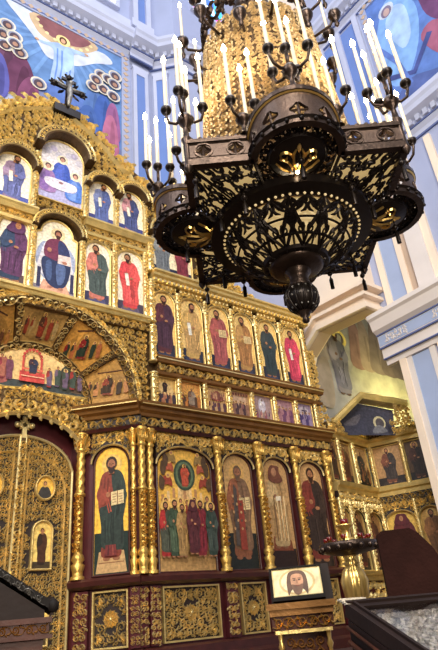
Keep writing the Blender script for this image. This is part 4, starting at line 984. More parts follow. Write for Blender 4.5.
# central upper tiers
PAL = rgb(240, 228, 206)
saint_icon(2.30, 2.90, 8.13, 9.82, .3, MAIN, 'arched icon of a bowing woman in purple over blue, left of the enthroned figure', GD, rgb(48, 62, 88), rgb(88, 50, 84), None, rgb(84, 66, 66), .16, PAL, None, rgb(88, 50, 84), 1, .02, 1.25)
def p_throne(P):
    cx = 3.55
    P.blob([(3.1, 9.0), (3.25, 9.45), (3.55, 9.3), (3.85, 9.4), (4.02, 9.0), (3.8, 8.5), (3.3, 8.5)], rgb(160, 168, 196)); P.blob([(3.2, 9.1), (3.35, 9.5), (3.75, 9.5), (3.9, 9.1), (3.9, 8.6), (3.2, 8.6)], rgb(214, 208, 212))
    ground(P, 3.09, 4.0, 8.17, .14, rgb(140, 130, 140))
    for x in (3.16, 3.9): P.poly([(x, 8.25), (x + .08, 8.25), (x + .08, 8.75), (x, 8.75)], rgb(54, 52, 84))
    P.poly([(3.22, 8.18), (3.92, 8.18), (3.80, 8.46), (3.30, 8.46)], rgb(214, 160, 134))
    P.ell(cx + .02, 9.72, .17, .17, rgb(232, 208, 160)); P.ell(cx + .02, 9.74, .09, .11, rgb(70, 40, 34)); P.ell(cx + .02, 9.71, .06, .085, rgb(176, 116, 90)); P.blob([(cx - .03, 9.68), (cx + .07, 9.68), (cx + .05, 9.57), (cx, 9.57)], rgb(70, 40, 34))
    P.blob([(cx - .08, 9.58), (cx - .24, 9.45), (cx - .28, 9.15), (cx - .16, 9.0), (cx + .2, 9.0), (cx + .32, 9.2), (cx + .22, 9.48), (cx + .1, 9.58)], rgb(112, 50, 74))
    P.blob([(cx + .05, 9.56), (cx + .26, 9.42), (cx + .34, 9.0), (cx + .2, 8.95), (cx + .05, 9.2)], rgb(52, 58, 96))
    P.blob([(cx - .26, 9.05), (cx - .32, 8.85), (cx - .2, 8.45), (cx + .02, 8.3), (cx + .24, 8.4), (cx + .34, 8.8), (cx + .3, 9.08), (cx, 9.0)], rgb(44, 52, 84))
    P.blob([(cx + .02, 8.9), (cx + .22, 8.9), (cx + .2, 8.5), (cx + .06, 8.42)], rgb(84, 100, 140)); P.blob([(cx - .22, 8.9), (cx - .1, 8.95), (cx - .08, 8.5), (cx - .18, 8.5)], rgb(70, 86, 124))
    P.poly([(cx + .04, 8.95), (cx + .34, 8.95), (cx + .33, 9.2), (cx + .05, 9.18)], rgb(222, 196, 186)); P.ell(cx - .16, 9.25, .05, .06, rgb(180, 120, 95)); P.ell(cx + .2, 9.0, .06, .04, rgb(180, 120, 95))
    P.ell(cx - .1, 8.3, .06, .03, rgb(170, 116, 96)); P.ell(cx + .14, 8.3, .06, .03, rgb(170, 116, 96))
icon('stepped arched icon of a figure enthroned with an open book, centre of the upper tier', MAIN, 3.09, 4.0, 8.17, 10.06, .42, p_throne, GD, bg=rgb(242, 230, 204), kok=True)
saint_icon(4.24, 4.84, 8.2, 9.83, .3, MAIN, 'arched icon of a bowed saint in green over pink, right of the enthroned figure', GD, rgb(200, 120, 104), rgb(74, 84, 80), rgb(236, 216, 176), rgb(58, 56, 84), .16, PAL, None, None, -1, -.02, 1.2)
saint_icon(5.04, 5.72, 8.18, 9.86, .32, MAIN, 'arched icon of a winged saint in red turned left, second right of the enthroned figure', GD, rgb(206, 70, 72), rgb(214, 84, 80), rgb(236, 216, 176), rgb(70, 62, 80), .16, PAL, 'scroll', None, -1, -.03, 1.15)
def p_trinity(P):
    P.poly([(3.03, 10.66), (4.08, 10.66), (4.08, 11.1), (3.03, 11.1)], rgb(176, 170, 206))
    for k in range(7): P.ell(3.2 + .13 * k, 12.15 + .12 * math.sin(k * 1.7), .09, .10, rgb(190, 180, 206) if k % 2 else rgb(206, 200, 214))
    P.line([(3.55, 11.7), (3.6, 12.1)], .04, rgb(140, 120, 140))
    for x, y, r1, r2 in ((3.56, 11.25, rgb(60, 84, 170), rgb(80, 100, 190)), (3.22, 10.9, rgb(160, 120, 170), rgb(140, 104, 170)), (3.9, 10.85, rgb(80, 120, 200), rgb(120, 150, 214))):
        P.blob([(x - .2, y), (x - .22, y + .4), (x - .1, y + .62), (x + .1, y + .62), (x + .2, y + .4), (x + .2, y)], r1); P.blob([(x - .18, y + .1), (x - .1, y + .5), (x + .05, y + .56), (x + .02, y)], r2)
        P.ell(x, y + .74, .14, .14, rgb(236, 222, 188)); P.ell(x, y + .76, .075, .085, rgb(90, 62, 62)); P.ell(x, y + .73, .05, .065, rgb(196, 146, 124))
    P.blob([(3.25, 11.05), (3.85, 11.05), (3.9, 11.3), (3.2, 11.3)], rgb(226, 216, 226)); P.ell(3.55, 11.24, .06, .04, rgb(150, 110, 110))
icon('arched icon of three haloed figures around a table, topmost in the centre', MAIN, 3.03, 4.08, 10.66, 12.55, .52, p_trinity, GD, bg=rgb(222, 214, 216))
saint_icon(4.27, 4.93, 10.38, 11.70, .34, MAIN, 'arched icon of a prophet in blue on cream, right of the three figures at table', GD, rgb(122, 130, 172), rgb(86, 98, 150), None, rgb(66, 70, 128), .22, PAL, 'scroll', None, 1, .02, 1.2, hk=.98)
saint_icon(5.07, 5.76, 10.38, 11.74, .34, MAIN, 'arched icon of a prophet in pink and blue, outermost at right in the top tier', GD, rgb(196, 140, 144), rgb(72, 78, 122), None, rgb(66, 70, 128), .22, PAL, 'scroll', None, -1, -.02, 1.2, hk=.98)
saint_icon(2.04, 2.84, 9.98 + .18, 11.58, .38, MAIN, 'arched icon of a prophet in mauve, left of the three figures at table', GD, rgb(150, 124, 148), rgb(96, 100, 150), None, rgb(74, 84, 156), .2, PAL, 'scroll', None, 1, .02, 1.2, hk=.98)
def p_two(P):
    ground(P, 5.99, 7.18, 9.46, .3, rgb(40, 44, 66))
    figure(P, 6.3, 9.52, 1.38, rgb(140, 142, 140), rgb(112, 116, 120), None, lean=0, wide=1.25)
    figure(P, 6.88, 9.52, 1.25, rgb(150, 62, 70), rgb(126, 48, 58), None, wide=1.2)
icon('arched icon of two saints in grey and red, behind the left basket of the chandelier', MAIN, 5.99, 7.18, 9.46, 11.05, .5, p_two, GD, bg=rgb(238, 220, 180))

# arch icons
def wedge(k, label, pal, bg):
    t0, t1 = PI * k / 5 + .05, PI * (k + 1) / 5 - .05; n = 8
    x, y, z = SPLAY((t0 + t1) / 2, .5, 0)
    t = thing('icon', label, 'icon', (x, y, z), GP)
    # polar painting plane: u along the arc (right to left seen from front is +theta), v outward
    R0 = 1.6; mid = (t0 + t1) / 2
    up = mid > PI * .1
    f = lambda a, b, c: SPLAY(mid - a / R0, b / .92, c)
    P = MB(f); hw = (t1 - t0) / 2 * R0
    poly = [(-hw + 2 * hw * i / n, .06) for i in range(n + 1)] + [(hw - 2 * hw * i / n, .86) for i in range(n + 1)]
    P.strip([(-hw + 2 * hw * i / n, .06) for i in range(n + 1)], [(-hw + 2 * hw * i / n, .86) for i in range(n + 1)], -.04, -.02)
    P.c = [bg] * len(P.c); P.lay = -.0155
    # the scene stands upright whatever the tilt of the wedge
    def upf(a, b, c):
        r = math.hypot(a, b); return SPLAY(math.atan2(b, a), (r - 1.29) / .62, c)
    P.map = upf; cx, cz = 1.60 * math.cos(mid), 1.60 * math.sin(mid); g = cz - .24
    P.blob([(cx - .34, g + .05), (cx - .26, g + .36), (cx, g + .46), (cx + .26, g + .36), (cx + .34, g + .05), (cx, g - .02)], shade(bg, .74))
    P.poly([(cx - .16, g + .2), (cx - .06, g + .2), (cx - .06, g + .5), (cx - .16, g + .46)], shade(bg, 1.2)); P.line([(cx - .2, g + .5), (cx + .2, g + .5)], .025, rgb(90, 56, 36))
    crowd(P, cx - .36, cx + .36, g, .34, 6, pal, rgb(214, 166, 90), 20 + k)
    figure(P, cx, g + .02, .42, pal[0], pal[1], rgb(224, 180, 100), wide=1.3)
    P.build('painting', 'paint', t)
    F = MB(f); F.ribbon([(-hw + 2 * hw * i / n, .04) for i in range(n + 1)], [.02] * (n + 1), -.04, .05); F.ribbon([(-hw + 2 * hw * i / n, .88) for i in range(n + 1)], [.02] * (n + 1), -.04, .05)
    F.build('frame', 'goldflat', t)
wedge(0, 'wedge icon of a round table group, lowest at the right end of the portal arch', [rgb(150, 70, 50), rgb(70, 52, 36), rgb(190, 130, 80)], rgb(188, 140, 72))
wedge(1, 'wedge icon of a red and a green figure, second from right in portal arch', [rgb(140, 34, 30), rgb(40, 50, 36), rgb(160, 90, 50)], rgb(196, 140, 62))
wedge(2, 'wedge icon of figures before a pale tower, top of the portal arch', [rgb(84, 52, 36), rgb(140, 56, 36), rgb(170, 140, 90)], rgb(182, 142, 80))
wedge(3, 'wedge icon of reddish figures, left of the top of the portal arch', [rgb(150, 80, 46), rgb(100, 60, 36), rgb(180, 120, 60)], rgb(190, 140, 66))
wedge(4, 'wedge icon at the left end of the portal arch, cut by the picture edge', [rgb(120, 60, 40), rgb(90, 60, 40), rgb(170, 110, 60)], rgb(186, 140, 70))
def p_lun(P):
    P.poly([(AXX - 1.25, 6.2), (AXX + 1.25, 6.2), (AXX + 1.2, 6.38), (AXX - 1.2, 6.38)], rgb(66, 72, 72))
    for x, w, h, c in ((2.45, .22, .7, rgb(120, 74, 80)), (2.75, .2, .62, rgb(160, 90, 84)), (4.25, .2, .6, rgb(70, 70, 60)), (4.45, .16, .5, rgb(100, 80, 64))): P.blob([(x - w, 6.3), (x - w, 6.3 + h * .7), (x, 6.3 + h), (x + w, 6.3 + h * .7), (x + w, 6.3)], c)
    crowd(P, 2.3, 3.05, 6.32, .56, 5, [rgb(150, 60, 70), rgb(120, 70, 90), rgb(180, 110, 90)], rgb(232, 196, 130), 31); crowd(P, 3.72, 4.55, 6.30, .5, 5, [rgb(160, 60, 54), rgb(110, 90, 110), rgb(70, 80, 70)], rgb(226, 190, 120), 32)
    for q in range(9): t = PI * q / 8; P.ell(AXX - .03 + .19 * math.cos(t), 6.88 + .19 * math.sin(t), .035, .035, rgb(196, 76, 66), 8)
    for x in (AXX - .22, AXX + .16): P.line([(x, 6.4), (x, 6.88)], .05, rgb(206, 84, 72))
    P.poly([(AXX - .28, 6.34), (AXX + .24, 6.34), (AXX + .24, 6.56), (AXX - .28, 6.56)], rgb(206, 78, 70)); P.poly([(AXX - .24, 6.6), (AXX + .20, 6.6), (AXX + .20, 6.64), (AXX - .24, 6.64)], rgb(220, 110, 84))
    figure(P, AXX - .02, 6.52, .4, rgb(70, 50, 60), rgb(56, 60, 80), rgb(236, 196, 110), wide=1.7)
    P.line([(AXX - .26, 6.45), (AXX + .22, 6.45)], .02, rgb(240, 190, 150))
lp = [(AXX + 1.27 * math.cos(t), ARC[1] + 1.27 * math.sin(t)) for t in [PI * (.068 + .864 * k / 16) for k in range(17)]]
t = thing('icon', 'half round icon of a figure under a red canopy, over the royal doors', 'icon', (AXX, 10.72, 6.2), GP)
P = MB(VAL); P.prism(lp, -.05, -.02, 0, rgb(238, 202, 138)); P.lay = -.0195; p_lun(P); P.build('painting', 'paint', t)
F = MB(VAL); F.strip(lp, offset_pts(lp, .04), -.05, .02, 0, True, .01); F.build('frame', 'goldflat', t)

# crucifix on top
cr = thing('crucifix', 'dark carved crucifix with a pale body on the summit of the golden screen', 'crucifix', (AXX + .12, 10.0, 13.6))
CP = plane((AXX + .12, 9.98, 0), (1, 0, 0), (0, -1, 0))
m = MB(CP); m.box(-.07, .07, 13.5, 14.95, -.04, .02); m.box(-.38, .38, 14.42, 14.56, -.04, .02); m.box(-.2, .2, 14.75, 14.84, -.04, .02)
for dx, dz in ((-.38, 14.49), (.38, 14.49), (0, 14.9)):
    m.ball(dx, dz, -.01, .09)
    for k in range(3): m.leaf(dx, dz, (0 if dx > 0 else PI if dx < 0 else PI / 2) + (k - 1) * .9, .16, .05, 0, -.02, .05)
for k in range(8): q = 2 * PI * k / 8; m.leaf(.16 * math.cos(q), 14.49 + .16 * math.sin(q), q, .26, .05, .3, -.03, .04)
m.box(-.35, .35, 13.5, 13.75, -.08, .05); m.build('cross', 'black', cr)
m = MB(CP); m.tube([(0, 14.55, .08), (0, 14.3, .1), (.02, 14.1, .09), (.0, 13.95, .1), (0, 13.75, .07)], [.06, .085, .07, .07, .035], 8)
for sx in (-1, 1): m.tube([(sx * .07, 14.42, .09), (sx * .22, 14.47, .07), (sx * .4, 14.52, .06)], [.035, .03, .022], 6)
m.ball(.02, 14.62, .1, .07); m.build('body', 'silver', cr)

# ================================================================== SIDE SCREEN
sid = thing('iconostasis', 'smaller curved golden icon screen in the side chapel at the right', 'iconostasis', (12.6, 10.2, .98))
P0 = Vector((11.22, 10.0, 0)); D1 = Vector((.977, .213, 0)); P1 = Vector((13.39, 10.47, 0)); D2 = Vector((.375, -.927, 0))
SA = plane(P0, D1, (.213, -.977, 0)); SB = plane(P1, D2, (-.927, -.375, 0))
main_ico = ico; ico = sid
for fm, L in ((SA, 2.22), (SB, 2.0)):
    b = MB(fm); b.box(0, L, .98, 6.2, -.25, -.08); b.build('board', 'maroon', sid)
    for z0, z1, c in ((4.42, 4.66, .1), (5.86, 6.06, .1), (2.3, 2.5, .1)):
        moulding(fm, -.02, L, [(-.1, z0), (.04, z0), (.06, z0 + .1), (.14, z0 + .14), (.16, z1), (-.1, z1)], 'goldflat', 'cornice')
    band(fm, 0, L, 4.22, 4.42, .02, 'frieze'); band(fm, 0, L, 6.06, 6.26, .06, 'top_frieze', 'goldground')
    m = MB(fm); m.carve(None, 0, L, 1.2, 2.3, .2, -.07, .05, seed=160); m.build('base_relief', 'gold', sid)
SAP = [(.05, .42), (.54, 1.16), (1.34, 2.12)]; SBP = [(.12, .9), (1.04, 1.6)]
for fm, spans, sd in ((SA, SAP, 170), (SB, SBP, 180)):
    for i, (a0, a1) in enumerate(spans):
        if i or fm is SB: column(fm, a0 - .07, .0, 4.66, 5.86, .06, sd + i, True)
        column(fm, a0 - .07, .02, 2.5, 4.24, .06, sd + 5 + i, True)
        spandrel(fm, a0 - .03, a1 + .03, 2.5, 4.0, .28, 4.24, -.08, .03, .11, sd + 9 + i)
# carved crown with sloping gable
GB = plane((11.5, 10.0, 0), (.939, -.345, 0), (-.345, -.939, 0))
m = MB(GB); gout = [(-.05, 6.28), (1.04, 7.16), (2.5, 6.94)]; gin = [(.12, 6.20), (1.06, 6.96), (2.5, 6.76)]
m.strip(gin, gout, -.30, .1, 0, False, .02); m.build('gable_moulding', 'goldflat', sid)
m = MB(GB); m.carve(None, -.25, .25, 5.95, 6.4, .15, .08, .08, seed=190, wide=.2); m.build('crown_carving', 'gold', sid); m = MB(GB); m.carve(None, 1.75, 2.6, 5.95, 6.35, .16, .06, .09, seed=191, wide=.2); m.carve(lambda x, y: y < 6.9, 2.0, 2.5, 6.3, 6.9, .17, .06, .09, seed=192, wide=.2)
m.build('crown_carving', 'gold', sid)
ico = main_ico
GS = 'icons of the side chapel screen'
def p_lun2(P):
    P.blob([(.3, 6.05), (.5, 6.45), (1.0, 6.75), (1.6, 6.7), (1.9, 6.4), (1.9, 6.05)], rgb(66, 66, 84))
    P.blob([(.5, 6.3), (.8, 6.5), (1.1, 6.6), (.9, 6.3)], rgb(96, 92, 104)); P.ell(1.66, 6.36, .2, .2, rgb(206, 196, 160)); P.ell(1.67, 6.35, .14, .15, rgb(84, 78, 86)); P.blob([(1.4, 6.05), (1.5, 6.25), (1.7, 6.28), (1.86, 6.1)], rgb(120, 120, 130))
t = thing('icon', 'dark blue lunette with a pale haloed head under the yellow gable at right', 'icon', (12.5, 9.7, 6.0), GS)
P = MB(GB); P.prism([(.1, 6.0), (2.1, 6.0), (2.2, 6.75), (1.06, 6.94), (.14, 6.22)], -.30, -.26, 0, rgb(78, 78, 96)); P.lay = -.2595; p_lun2(P); P.build('painting', 'paint', t)
dk = rgb(150, 112, 74)
saint_icon(.05, .42, 4.72, 5.78, 0, SA, 'dim narrow icon of a saint in red brown, leftmost of the side screen upper row', GS, rgb(110, 50, 40), rgb(64, 44, 36), None, rgb(40, 30, 26), .2, dk, frame='goldflat')
saint_icon(.54, 1.16, 4.72, 5.78, 0, SA, 'dim icon of a saint in red, second in the side screen upper row', GS, rgb(140, 66, 44), rgb(86, 50, 36), None, rgb(40, 30, 26), .2, dk, frame='goldflat', wide=1.5)
def p_grp(P):
    ground(P, 1.34, 2.12, 4.72, .25, rgb(36, 34, 30)); P.poly([(1.4, 5.1), (1.75, 5.1), (1.75, 5.7), (1.4, 5.6)], rgb(206, 170, 124)); figure(P, 1.74, 4.9, .8, rgb(60, 62, 60), rgb(78, 72, 64), rgb(220, 180, 120), wide=1.6); crowd(P, 1.4, 2.1, 4.76, .5, 4, [rgb(90, 56, 40), rgb(60, 56, 50), rgb(150, 100, 66)], None, 41)
icon('square icon of a pale group scene, middle of the side screen upper row', SA, 1.34, 2.12, 4.72, 5.8, 0, p_grp, GS, 'goldflat', bg=rgb(196, 154, 104))
saint_icon(.12, .9, 4.72, 5.8, 0, SB, 'icon of a robed figure right of the group scene on the side screen', GS, rgb(120, 70, 50), rgb(60, 50, 46), rgb(196, 156, 100), rgb(40, 32, 28), .2, rgb(176, 134, 88), wide=1.4)
saint_icon(1.04, 1.6, 4.72, 5.8, 0, SB, 'dark icon of a haloed saint beside the right pier on the side screen', GS, rgb(80, 46, 36), rgb(50, 36, 30), rgb(200, 150, 84), rgb(30, 24, 22), .2, rgb(84, 60, 40), wide=1.4)
saint_icon(.54, 1.16, 2.55, 3.98, .28, SA, 'arched icon of a saint in dark red, left in the side screen lower row', GS, rgb(110, 50, 40), rgb(70, 40, 36), rgb(190, 146, 90), rgb(36, 28, 24), .2, rgb(156, 114, 70), wide=1.3)
saint_icon(.05, .42, 2.55, 3.98, .2, SA, 'narrow arched icon of a saint at the near end of the side screen lower row', GS, rgb(120, 80, 60), rgb(80, 50, 40), rgb(190, 146, 90), rgb(36, 28, 24), .2, rgb(156, 114, 70))
saint_icon(1.34, 2.12, 2.55, 3.98, .28, SA, 'arched icon of a pale saint above the brown cloth stand', GS, rgb(120, 74, 56), rgb(94, 60, 50), rgb(190, 146, 90), rgb(36, 28, 24), .2, rgb(166, 124, 78), wide=1.2)
saint_icon(.12, .9, 2.55, 3.98, .28, SB, 'arched bright gold icon of a dark red veiled woman with a child', GS, rgb(96, 34, 36), rgb(88, 32, 36), rgb(230, 180, 96), rgb(60, 30, 26), .1, rgb(216, 174, 80), None, rgb(88, 30, 36), 0, 0, 1.6, hk=.92)
saint_icon(1.04, 1.6, 2.55, 3.98, .28, SB, 'arched golden icon beside the right pier in the side screen lower row', GS, rgb(150, 100, 56), rgb(120, 80, 46), rgb(220, 176, 96), rgb(60, 40, 26), .2, rgb(196, 150, 76), wide=1.3)

# ================================================================== CHANDELIER
CX, CY, BZ = 3.45, 3.08, 4.303
chn = thing('chandelier', 'huge dark bronze square chandelier with round corner baskets and rings of lit candles', 'chandelier', (CX, CY, BZ))
AZ = math.radians(225) - .125
def face_axes(k):
    az = AZ + k * PI / 2
    n = Vector((math.sin(az), math.cos(az), 0)); u = Vector((-n.y, n.x, 0))
    return n, u
CA, CW, CR = .938, .377, .942
def face_map(k):
    n, u = face_axes(k)
    return lambda a, b, c: (CX + n.x * (CA + c) + u.x * a, CY + n.y * (CA + c) + u.y * a, BZ + b)
def lobe_map(k):       # a = arc length around the basket, b = height, c = outward
    n, u = face_axes(k)
    def f(a, b, c):
        t = a / CW; r = CW + c
        return (CX + n.x * (CR + r * math.cos(t)) + u.x * r * math.sin(t), CY + n.y * (CR + r * math.cos(t)) + u.y * r * math.sin(t), BZ + b)
    return f
def loc_map(k, n0, u0):   # vertical cylinder coordinates around a point: a,b = horizontal, c... returns (x right, z, out)
    n, u = face_axes(k)
    return lambda a, b, c: (CX + n.x * (n0 + c) + u.x * (u0 + a), CY + n.y * (n0 + c) + u.y * (u0 + a), BZ + b)
def holed(m, a0, a1, b0, b1, r, c0, c1, n=16, topf=None, mat=0):
    cx, cz = (a0 + a1) / 2, (b0 + b1) / 2; inn = []; out = []
    for k in range(n):
        t = 2 * PI * (k + .5) / n; c_, s_ = math.cos(t), math.sin(t)
        q = min((a1 - a0) / 2 / abs(c_), (b1 - b0) / 2 / abs(s_))
        rr = r * (1 + .16 * math.cos(4 * t))
        x, y = cx + q * c_, cz + q * s_
        if abs(abs(y - cz) - (b1 - b0) / 2) < abs(abs(x - cx) - (a1 - a0) / 2): pass
        if topf and y > cz: y = cz + (y - cz) * (topf(x) - cz) / (b1 - cz)
        inn.append((cx + rr * c_, cz + rr * s_)); out.append((x, y))
    m.strip(inn, out, c0, c1, mat, True)
    for t in (0, PI / 2):
        m.ribbon([(cx - r * 1.1 * math.cos(t), cz - r * 1.1 * math.sin(t)), (cx, cz), (cx + r * 1.1 * math.cos(t), cz + r * 1.1 * math.sin(t))], [.008, .016, .008], (c0 + c1) / 2, .015, mat, True)
Z0, Z1 = .868, 1.138
random.seed(5)
# shared filigree skirt mesh per quarter (square edge -> bowl rim)
def skirt_map(k):
    n, u = face_axes(k)
    def f(a, b, c):     # a along face (-A..A), b 0..1 inward
        t = math.atan(a / CA); s0 = Vector((CA, a)); s1 = Vector((.79 * math.cos(t), .79 * math.sin(t)))
        p = s0.lerp(s1, b); z = Z0 - .0 - .10 * b - c
        return (CX + n.x * p.x + u.x * p.y, CY + n.y * p.x + u.y * p.y, BZ + z)
    return f
for k in range(4):
    fm = face_map(k); n_, u_ = face_axes(k)
    for sx in (-1, 1):
        a0, a1 = (CW, CA) if sx > 0 else (-CA, -CW); w = (a1 - a0) / 2
        m = MB(fm)
        for q in range(2): holed(m, a0 + q * w, a0 + (q + 1) * w, Z0 + .05, Z1 - .03, .062, -.02, .02)
        p = m.build('openwork_panel', 'bronze_pl', chn)
        m = MB(fm); m.box(a0, a1, Z0 - .02, Z0 + .05, -.03, .035); m.box(a0, a1, Z1 - .03, Z1 + .01, -.03, .035)
        for q in range(7): m.ball(a0 + (q + .5) * w * 2 / 7, Z1 + .03, 0, .026, 0, 6)
        m.build('panel_rail', 'bronze', p)
        m = MB(fm)
        for q in range(2):
            cxx = a0 + (q + .5) * w
            m.strip([(cxx + .07 * math.cos(2 * PI * i / 16), (Z0 + Z1) / 2 + .01 + .07 * math.sin(2 * PI * i / 16)) for i in range(16)], [(cxx + .085 * math.cos(2 * PI * i / 16), (Z0 + Z1) / 2 + .01 + .085 * math.sin(2 * PI * i / 16)) for i in range(16)], .015, .03, 0, True)
        m.ribbon([(a0 + .02, Z1 - .045), (a1 - .02, Z1 - .045)], [.008, .008], .02, .012); m.ribbon([(a0 + .02, Z0 + .065), (a1 - .02, Z0 + .065)], [.008, .008], .02, .012)
        m.build('panel_beading', 'bronze', p)
        # filigree skirt under the panel
        m = MB(skirt_map(k)); b_ = lambda a, b: (a, b)
        sk = skirt_map(k)
        m = MB(lambda a, b, c: sk(a, b / .34, c))
        m.carve(None, a0, a1, .0, .34, .128, .0, .016, seed=200 + k, wide=.175, closed=True, turns=1.2)
        m.ribbon([(a0 + (a1 - a0) * i / 8, .0) for i in range(9)], [.02] * 9, 0, .02, 0, True); m.ribbon([(a0 + (a1 - a0) * i / 8, .335) for i in range(9)], [.02] * 9, 0, .02, 0, True); m.ribbon([(a0 + (a1 - a0) * i / 8, .17) for i in range(9)], [.008] * 9, 0, .012, 0, True)
        aa = a1 if sx > 0 else a0
        m.ribbon([(aa, .34 * i / 4) for i in range(5)], [.02] * 5, 0, .02, 0, True); aa = a0 if sx > 0 else a1; m.ribbon([(aa, .34 * i / 4) for i in range(5)], [.018] * 5, 0, .02, 0, True)
        m.build('filigree_skirt', 'black', chn)
        m = MB(sk); g_ = [(a0 + (a1 - a0) * i / 6, j / 4, -.05) for j in range(5) for i in range(7)]
        m.add(g_, [(j * 7 + i, j * 7 + i + 1, j * 7 + 8 + i, j * 7 + 7 + i) for j in range(4) for i in range(6)]); m.build('skirt_glow_pan', 'glow', chn)  # added glowing pan, gives cream light in the skirt openings
    # corner post
    m = MB(loc_map(k, CA, CA)); m.lathe(0, 0, [(Z0 - .08, .012), (Z0 - .03, .045), (Z0 + .02, .03), (Z1 - .02, .028), (Z1 + .04, .05), (Z1 + .10, .02)], 10); m.build('corner_post', 'bronze', chn)
    # round basket: arched wall
    lm = lobe_map(k); AL = CW * PI / 2 * 1.02
    topf = lambda a: Z1 - .04 + .13 * math.cos(a / CW * .95)
    m = MB(lm); nb = 5
    for q in range(nb):
        x0 = -AL + 2 * AL * q / nb; x1 = x0 + 2 * AL / nb
        holed(m, x0, x1, Z0 + .05, Z1 - .04, .07 if q in (1, 2, 3) else .055, -.015, .015, 16, topf)
    p = m.build('basket_wall', 'bronze_pl', chn)
    m = MB(lm); xs = [-AL + 2 * AL * i / 20 for i in range(21)]
    m.strip([(x, topf(x) - .012) for x in xs], [(x, topf(x) + .035) for x in xs], -.03, .04); m.strip([(x, Z0 - .02) for x in xs], [(x, Z0 + .055) for x in xs], -.03, .03)
    m.build('basket_rail', 'bronze', p)
    m = MB(lm)
    for x in xs[1::2]: m.ball(x, topf(x) + .055, 0, .022, 0, 6)
    m.ribbon([(x, topf(x) - .02) for x in xs], [.008] * 21, .02, .015); m.build('basket_beading', 'brass', p)
    # basket bowl: rings of filigree and a dark dish with lily scrolls
    n, u = n_, u_
    def dish(a, b, c, n=n, u=u):   # a angle*, b radius, c downward
        z = .905 - .10 * max(0, 1 - b / CW) - c
        return (CX + n.x * (CR + b * math.cos(a)) + u.x * b * math.sin(a), CY + n.y * (CR + b * math.cos(a)) + u.y * b * math.sin(a), BZ + z)
    m = MB(lambda a, b, c: dish(a / .33, b, c)); m.carve(None, -PI * .33, PI * .33, .25, CW + .04, .095, .0, .016, seed=220, wide=.16, closed=True)
    ang = [PI * 2 * .33 * i / 28 for i in range(29)]
    for rr, ww in ((CW + .03, .022), (.25, .02)): m.ribbon([(q, rr) for q in ang], [ww] * 29, 0, .02, 0, True)
    bsk = m.build('basket_filigree', 'black', chn)
    m = MB(dish)
    pts = [(2 * PI * i / 24, .25, -.005) for i in range(24)] + [(2 * PI * i / 24, .25, .012) for i in range(24)] + [(0, .0, .014), (0, 0, -.005)]
    m.add(pts, [(i, (i + 1) % 24, (i + 1) % 24 + 24, i + 24) for i in range(24)] + [(24 + i, 24 + (i + 1) % 24, 48) for i in range(24)] + [(i, (i + 1) % 24, 49) for i in range(24)])
    m.build('basket_dish', 'black', chn)
    dm = lambda a, b, c, n=n, u=u: (CX + n.x * (CR + b) + u.x * a, CY + n.y * (CR + b) + u.y * a, BZ + .905 - .10 * max(0, 1 - math.hypot(a, b) / CW) - c)
    m = MB(dm)
    for sx in (-1, 1):
        m.spiral(sx * .115, .05, .06, 1.1, PI * .5 + PI * .5 * sx + PI * (1 if sx < 0 else 0) * 0, -sx, .011, .014, .02); m.ribbon([(sx * .03, -.14), (sx * .05, -.06), (sx * .09, .0), (sx * .16, .02)], [.006, .012, .013, .01], .014, .02)
        m.ribbon([(0, -.15), (sx * .035, -.02), (sx * .045, .08), (sx * .02, .13)], [.006, .012, .013, .006], .014, .02); m.ribbon([(sx * .05, -.15), (sx * .13, -.10), (sx * .19, -.03)], [.006, .012, .008], .014, .02)
    m.ball(0, -.17, .03, .022, 0, 8); m.leaf(0, .1, PI / 2, .08, .02, 0, .014, .02); m.build('lily_ornament', 'brass', bsk)
    m = MB(dm)
    for q in range(22):
        t = 2 * PI * q / 22; m.ball((CW + .035) * math.sin(t), (CW + .035) * math.cos(t), .03, .02, 0, 6)
    m.build('bead_fringe', 'black', bsk)
    # small lamp under each basket
    if k == 0: m = MB(dm); m.ball(0.0, -.1, .05, .018, 0, 8); m.build('bulb', 'bulb', bsk)
    # pendants with tassels
    for nn, uu, dz in ((CR + .1, 0, -.02), (CA - .05, CA - .05, 0), (CR - .25, CW + .1, -.06), (CR - .25, -CW - .1, -.06)):
        m = MB(loc_map(k, nn, uu)); zz = Z0 - .05 + dz
        m.tube([(0, zz, 0), (0, zz - .06, 0)], .008, 6); m.ball(0, zz - .08, 0, .03, 0, 8)
        p = m.build('pendant', 'black', chn)
        m = MB(loc_map(k, nn, uu)); m.lathe(0, 0, [(zz - .27, .022), (zz - .16, .022), (zz - .13, .008), (zz - .10, .006)], 8); m.build('tassel', 'black', p)
# bowl
def bowl(a, b, c):     # a angle, b 0..1 from rim to flange, c outward
    r = .255 + .385 * (1 - max(b, 0) ** 1.9); z = .71 - .36 * b
    r += c; return (CX + r * math.sin(a), CY + r * math.cos(a), BZ + z - c * b)
def ringm(prof, name, mat, par, n=40):
    m = MB(loc_map(0, 0, 0)); m.lathe(0, 0, prof, n); return m.build(name, mat, par)
m = MB(loc_map(0, 0, 0)); nseg = 48
pts = []
for z, r in ((.70, .655), (.715, .80), (.80, .80), (.80, .62)):
    pts += [(r * math.cos(2 * PI * i / nseg), z, r * math.sin(2 * PI * i / nseg)) for i in range(nseg)]
m.add(pts, [(q * nseg + i, q * nseg + (i + 1) % nseg, ((q + 1) % 4) * nseg + (i + 1) % nseg, ((q + 1) % 4) * nseg + i) for q in range(4) for i in range(nseg)], 0, False)
rim = m.build('bowl_rim', 'black', chn)
m = MB(bowl); NS = 12
for q in range(NS):
    t = 2 * PI * q / NS; d = 2 * PI / NS
    for sg in (1, -1): m.ribbon([(t + sg * d * .5 * (1 - math.cos(PI * i / 8)) * .5 * 1.0, .04 + .92 * i / 8) for i in range(9)], [.0] * 9, 0, .0) if False else None
mb = MB(lambda a, b, c: bowl(a / .5, b / .45, c))
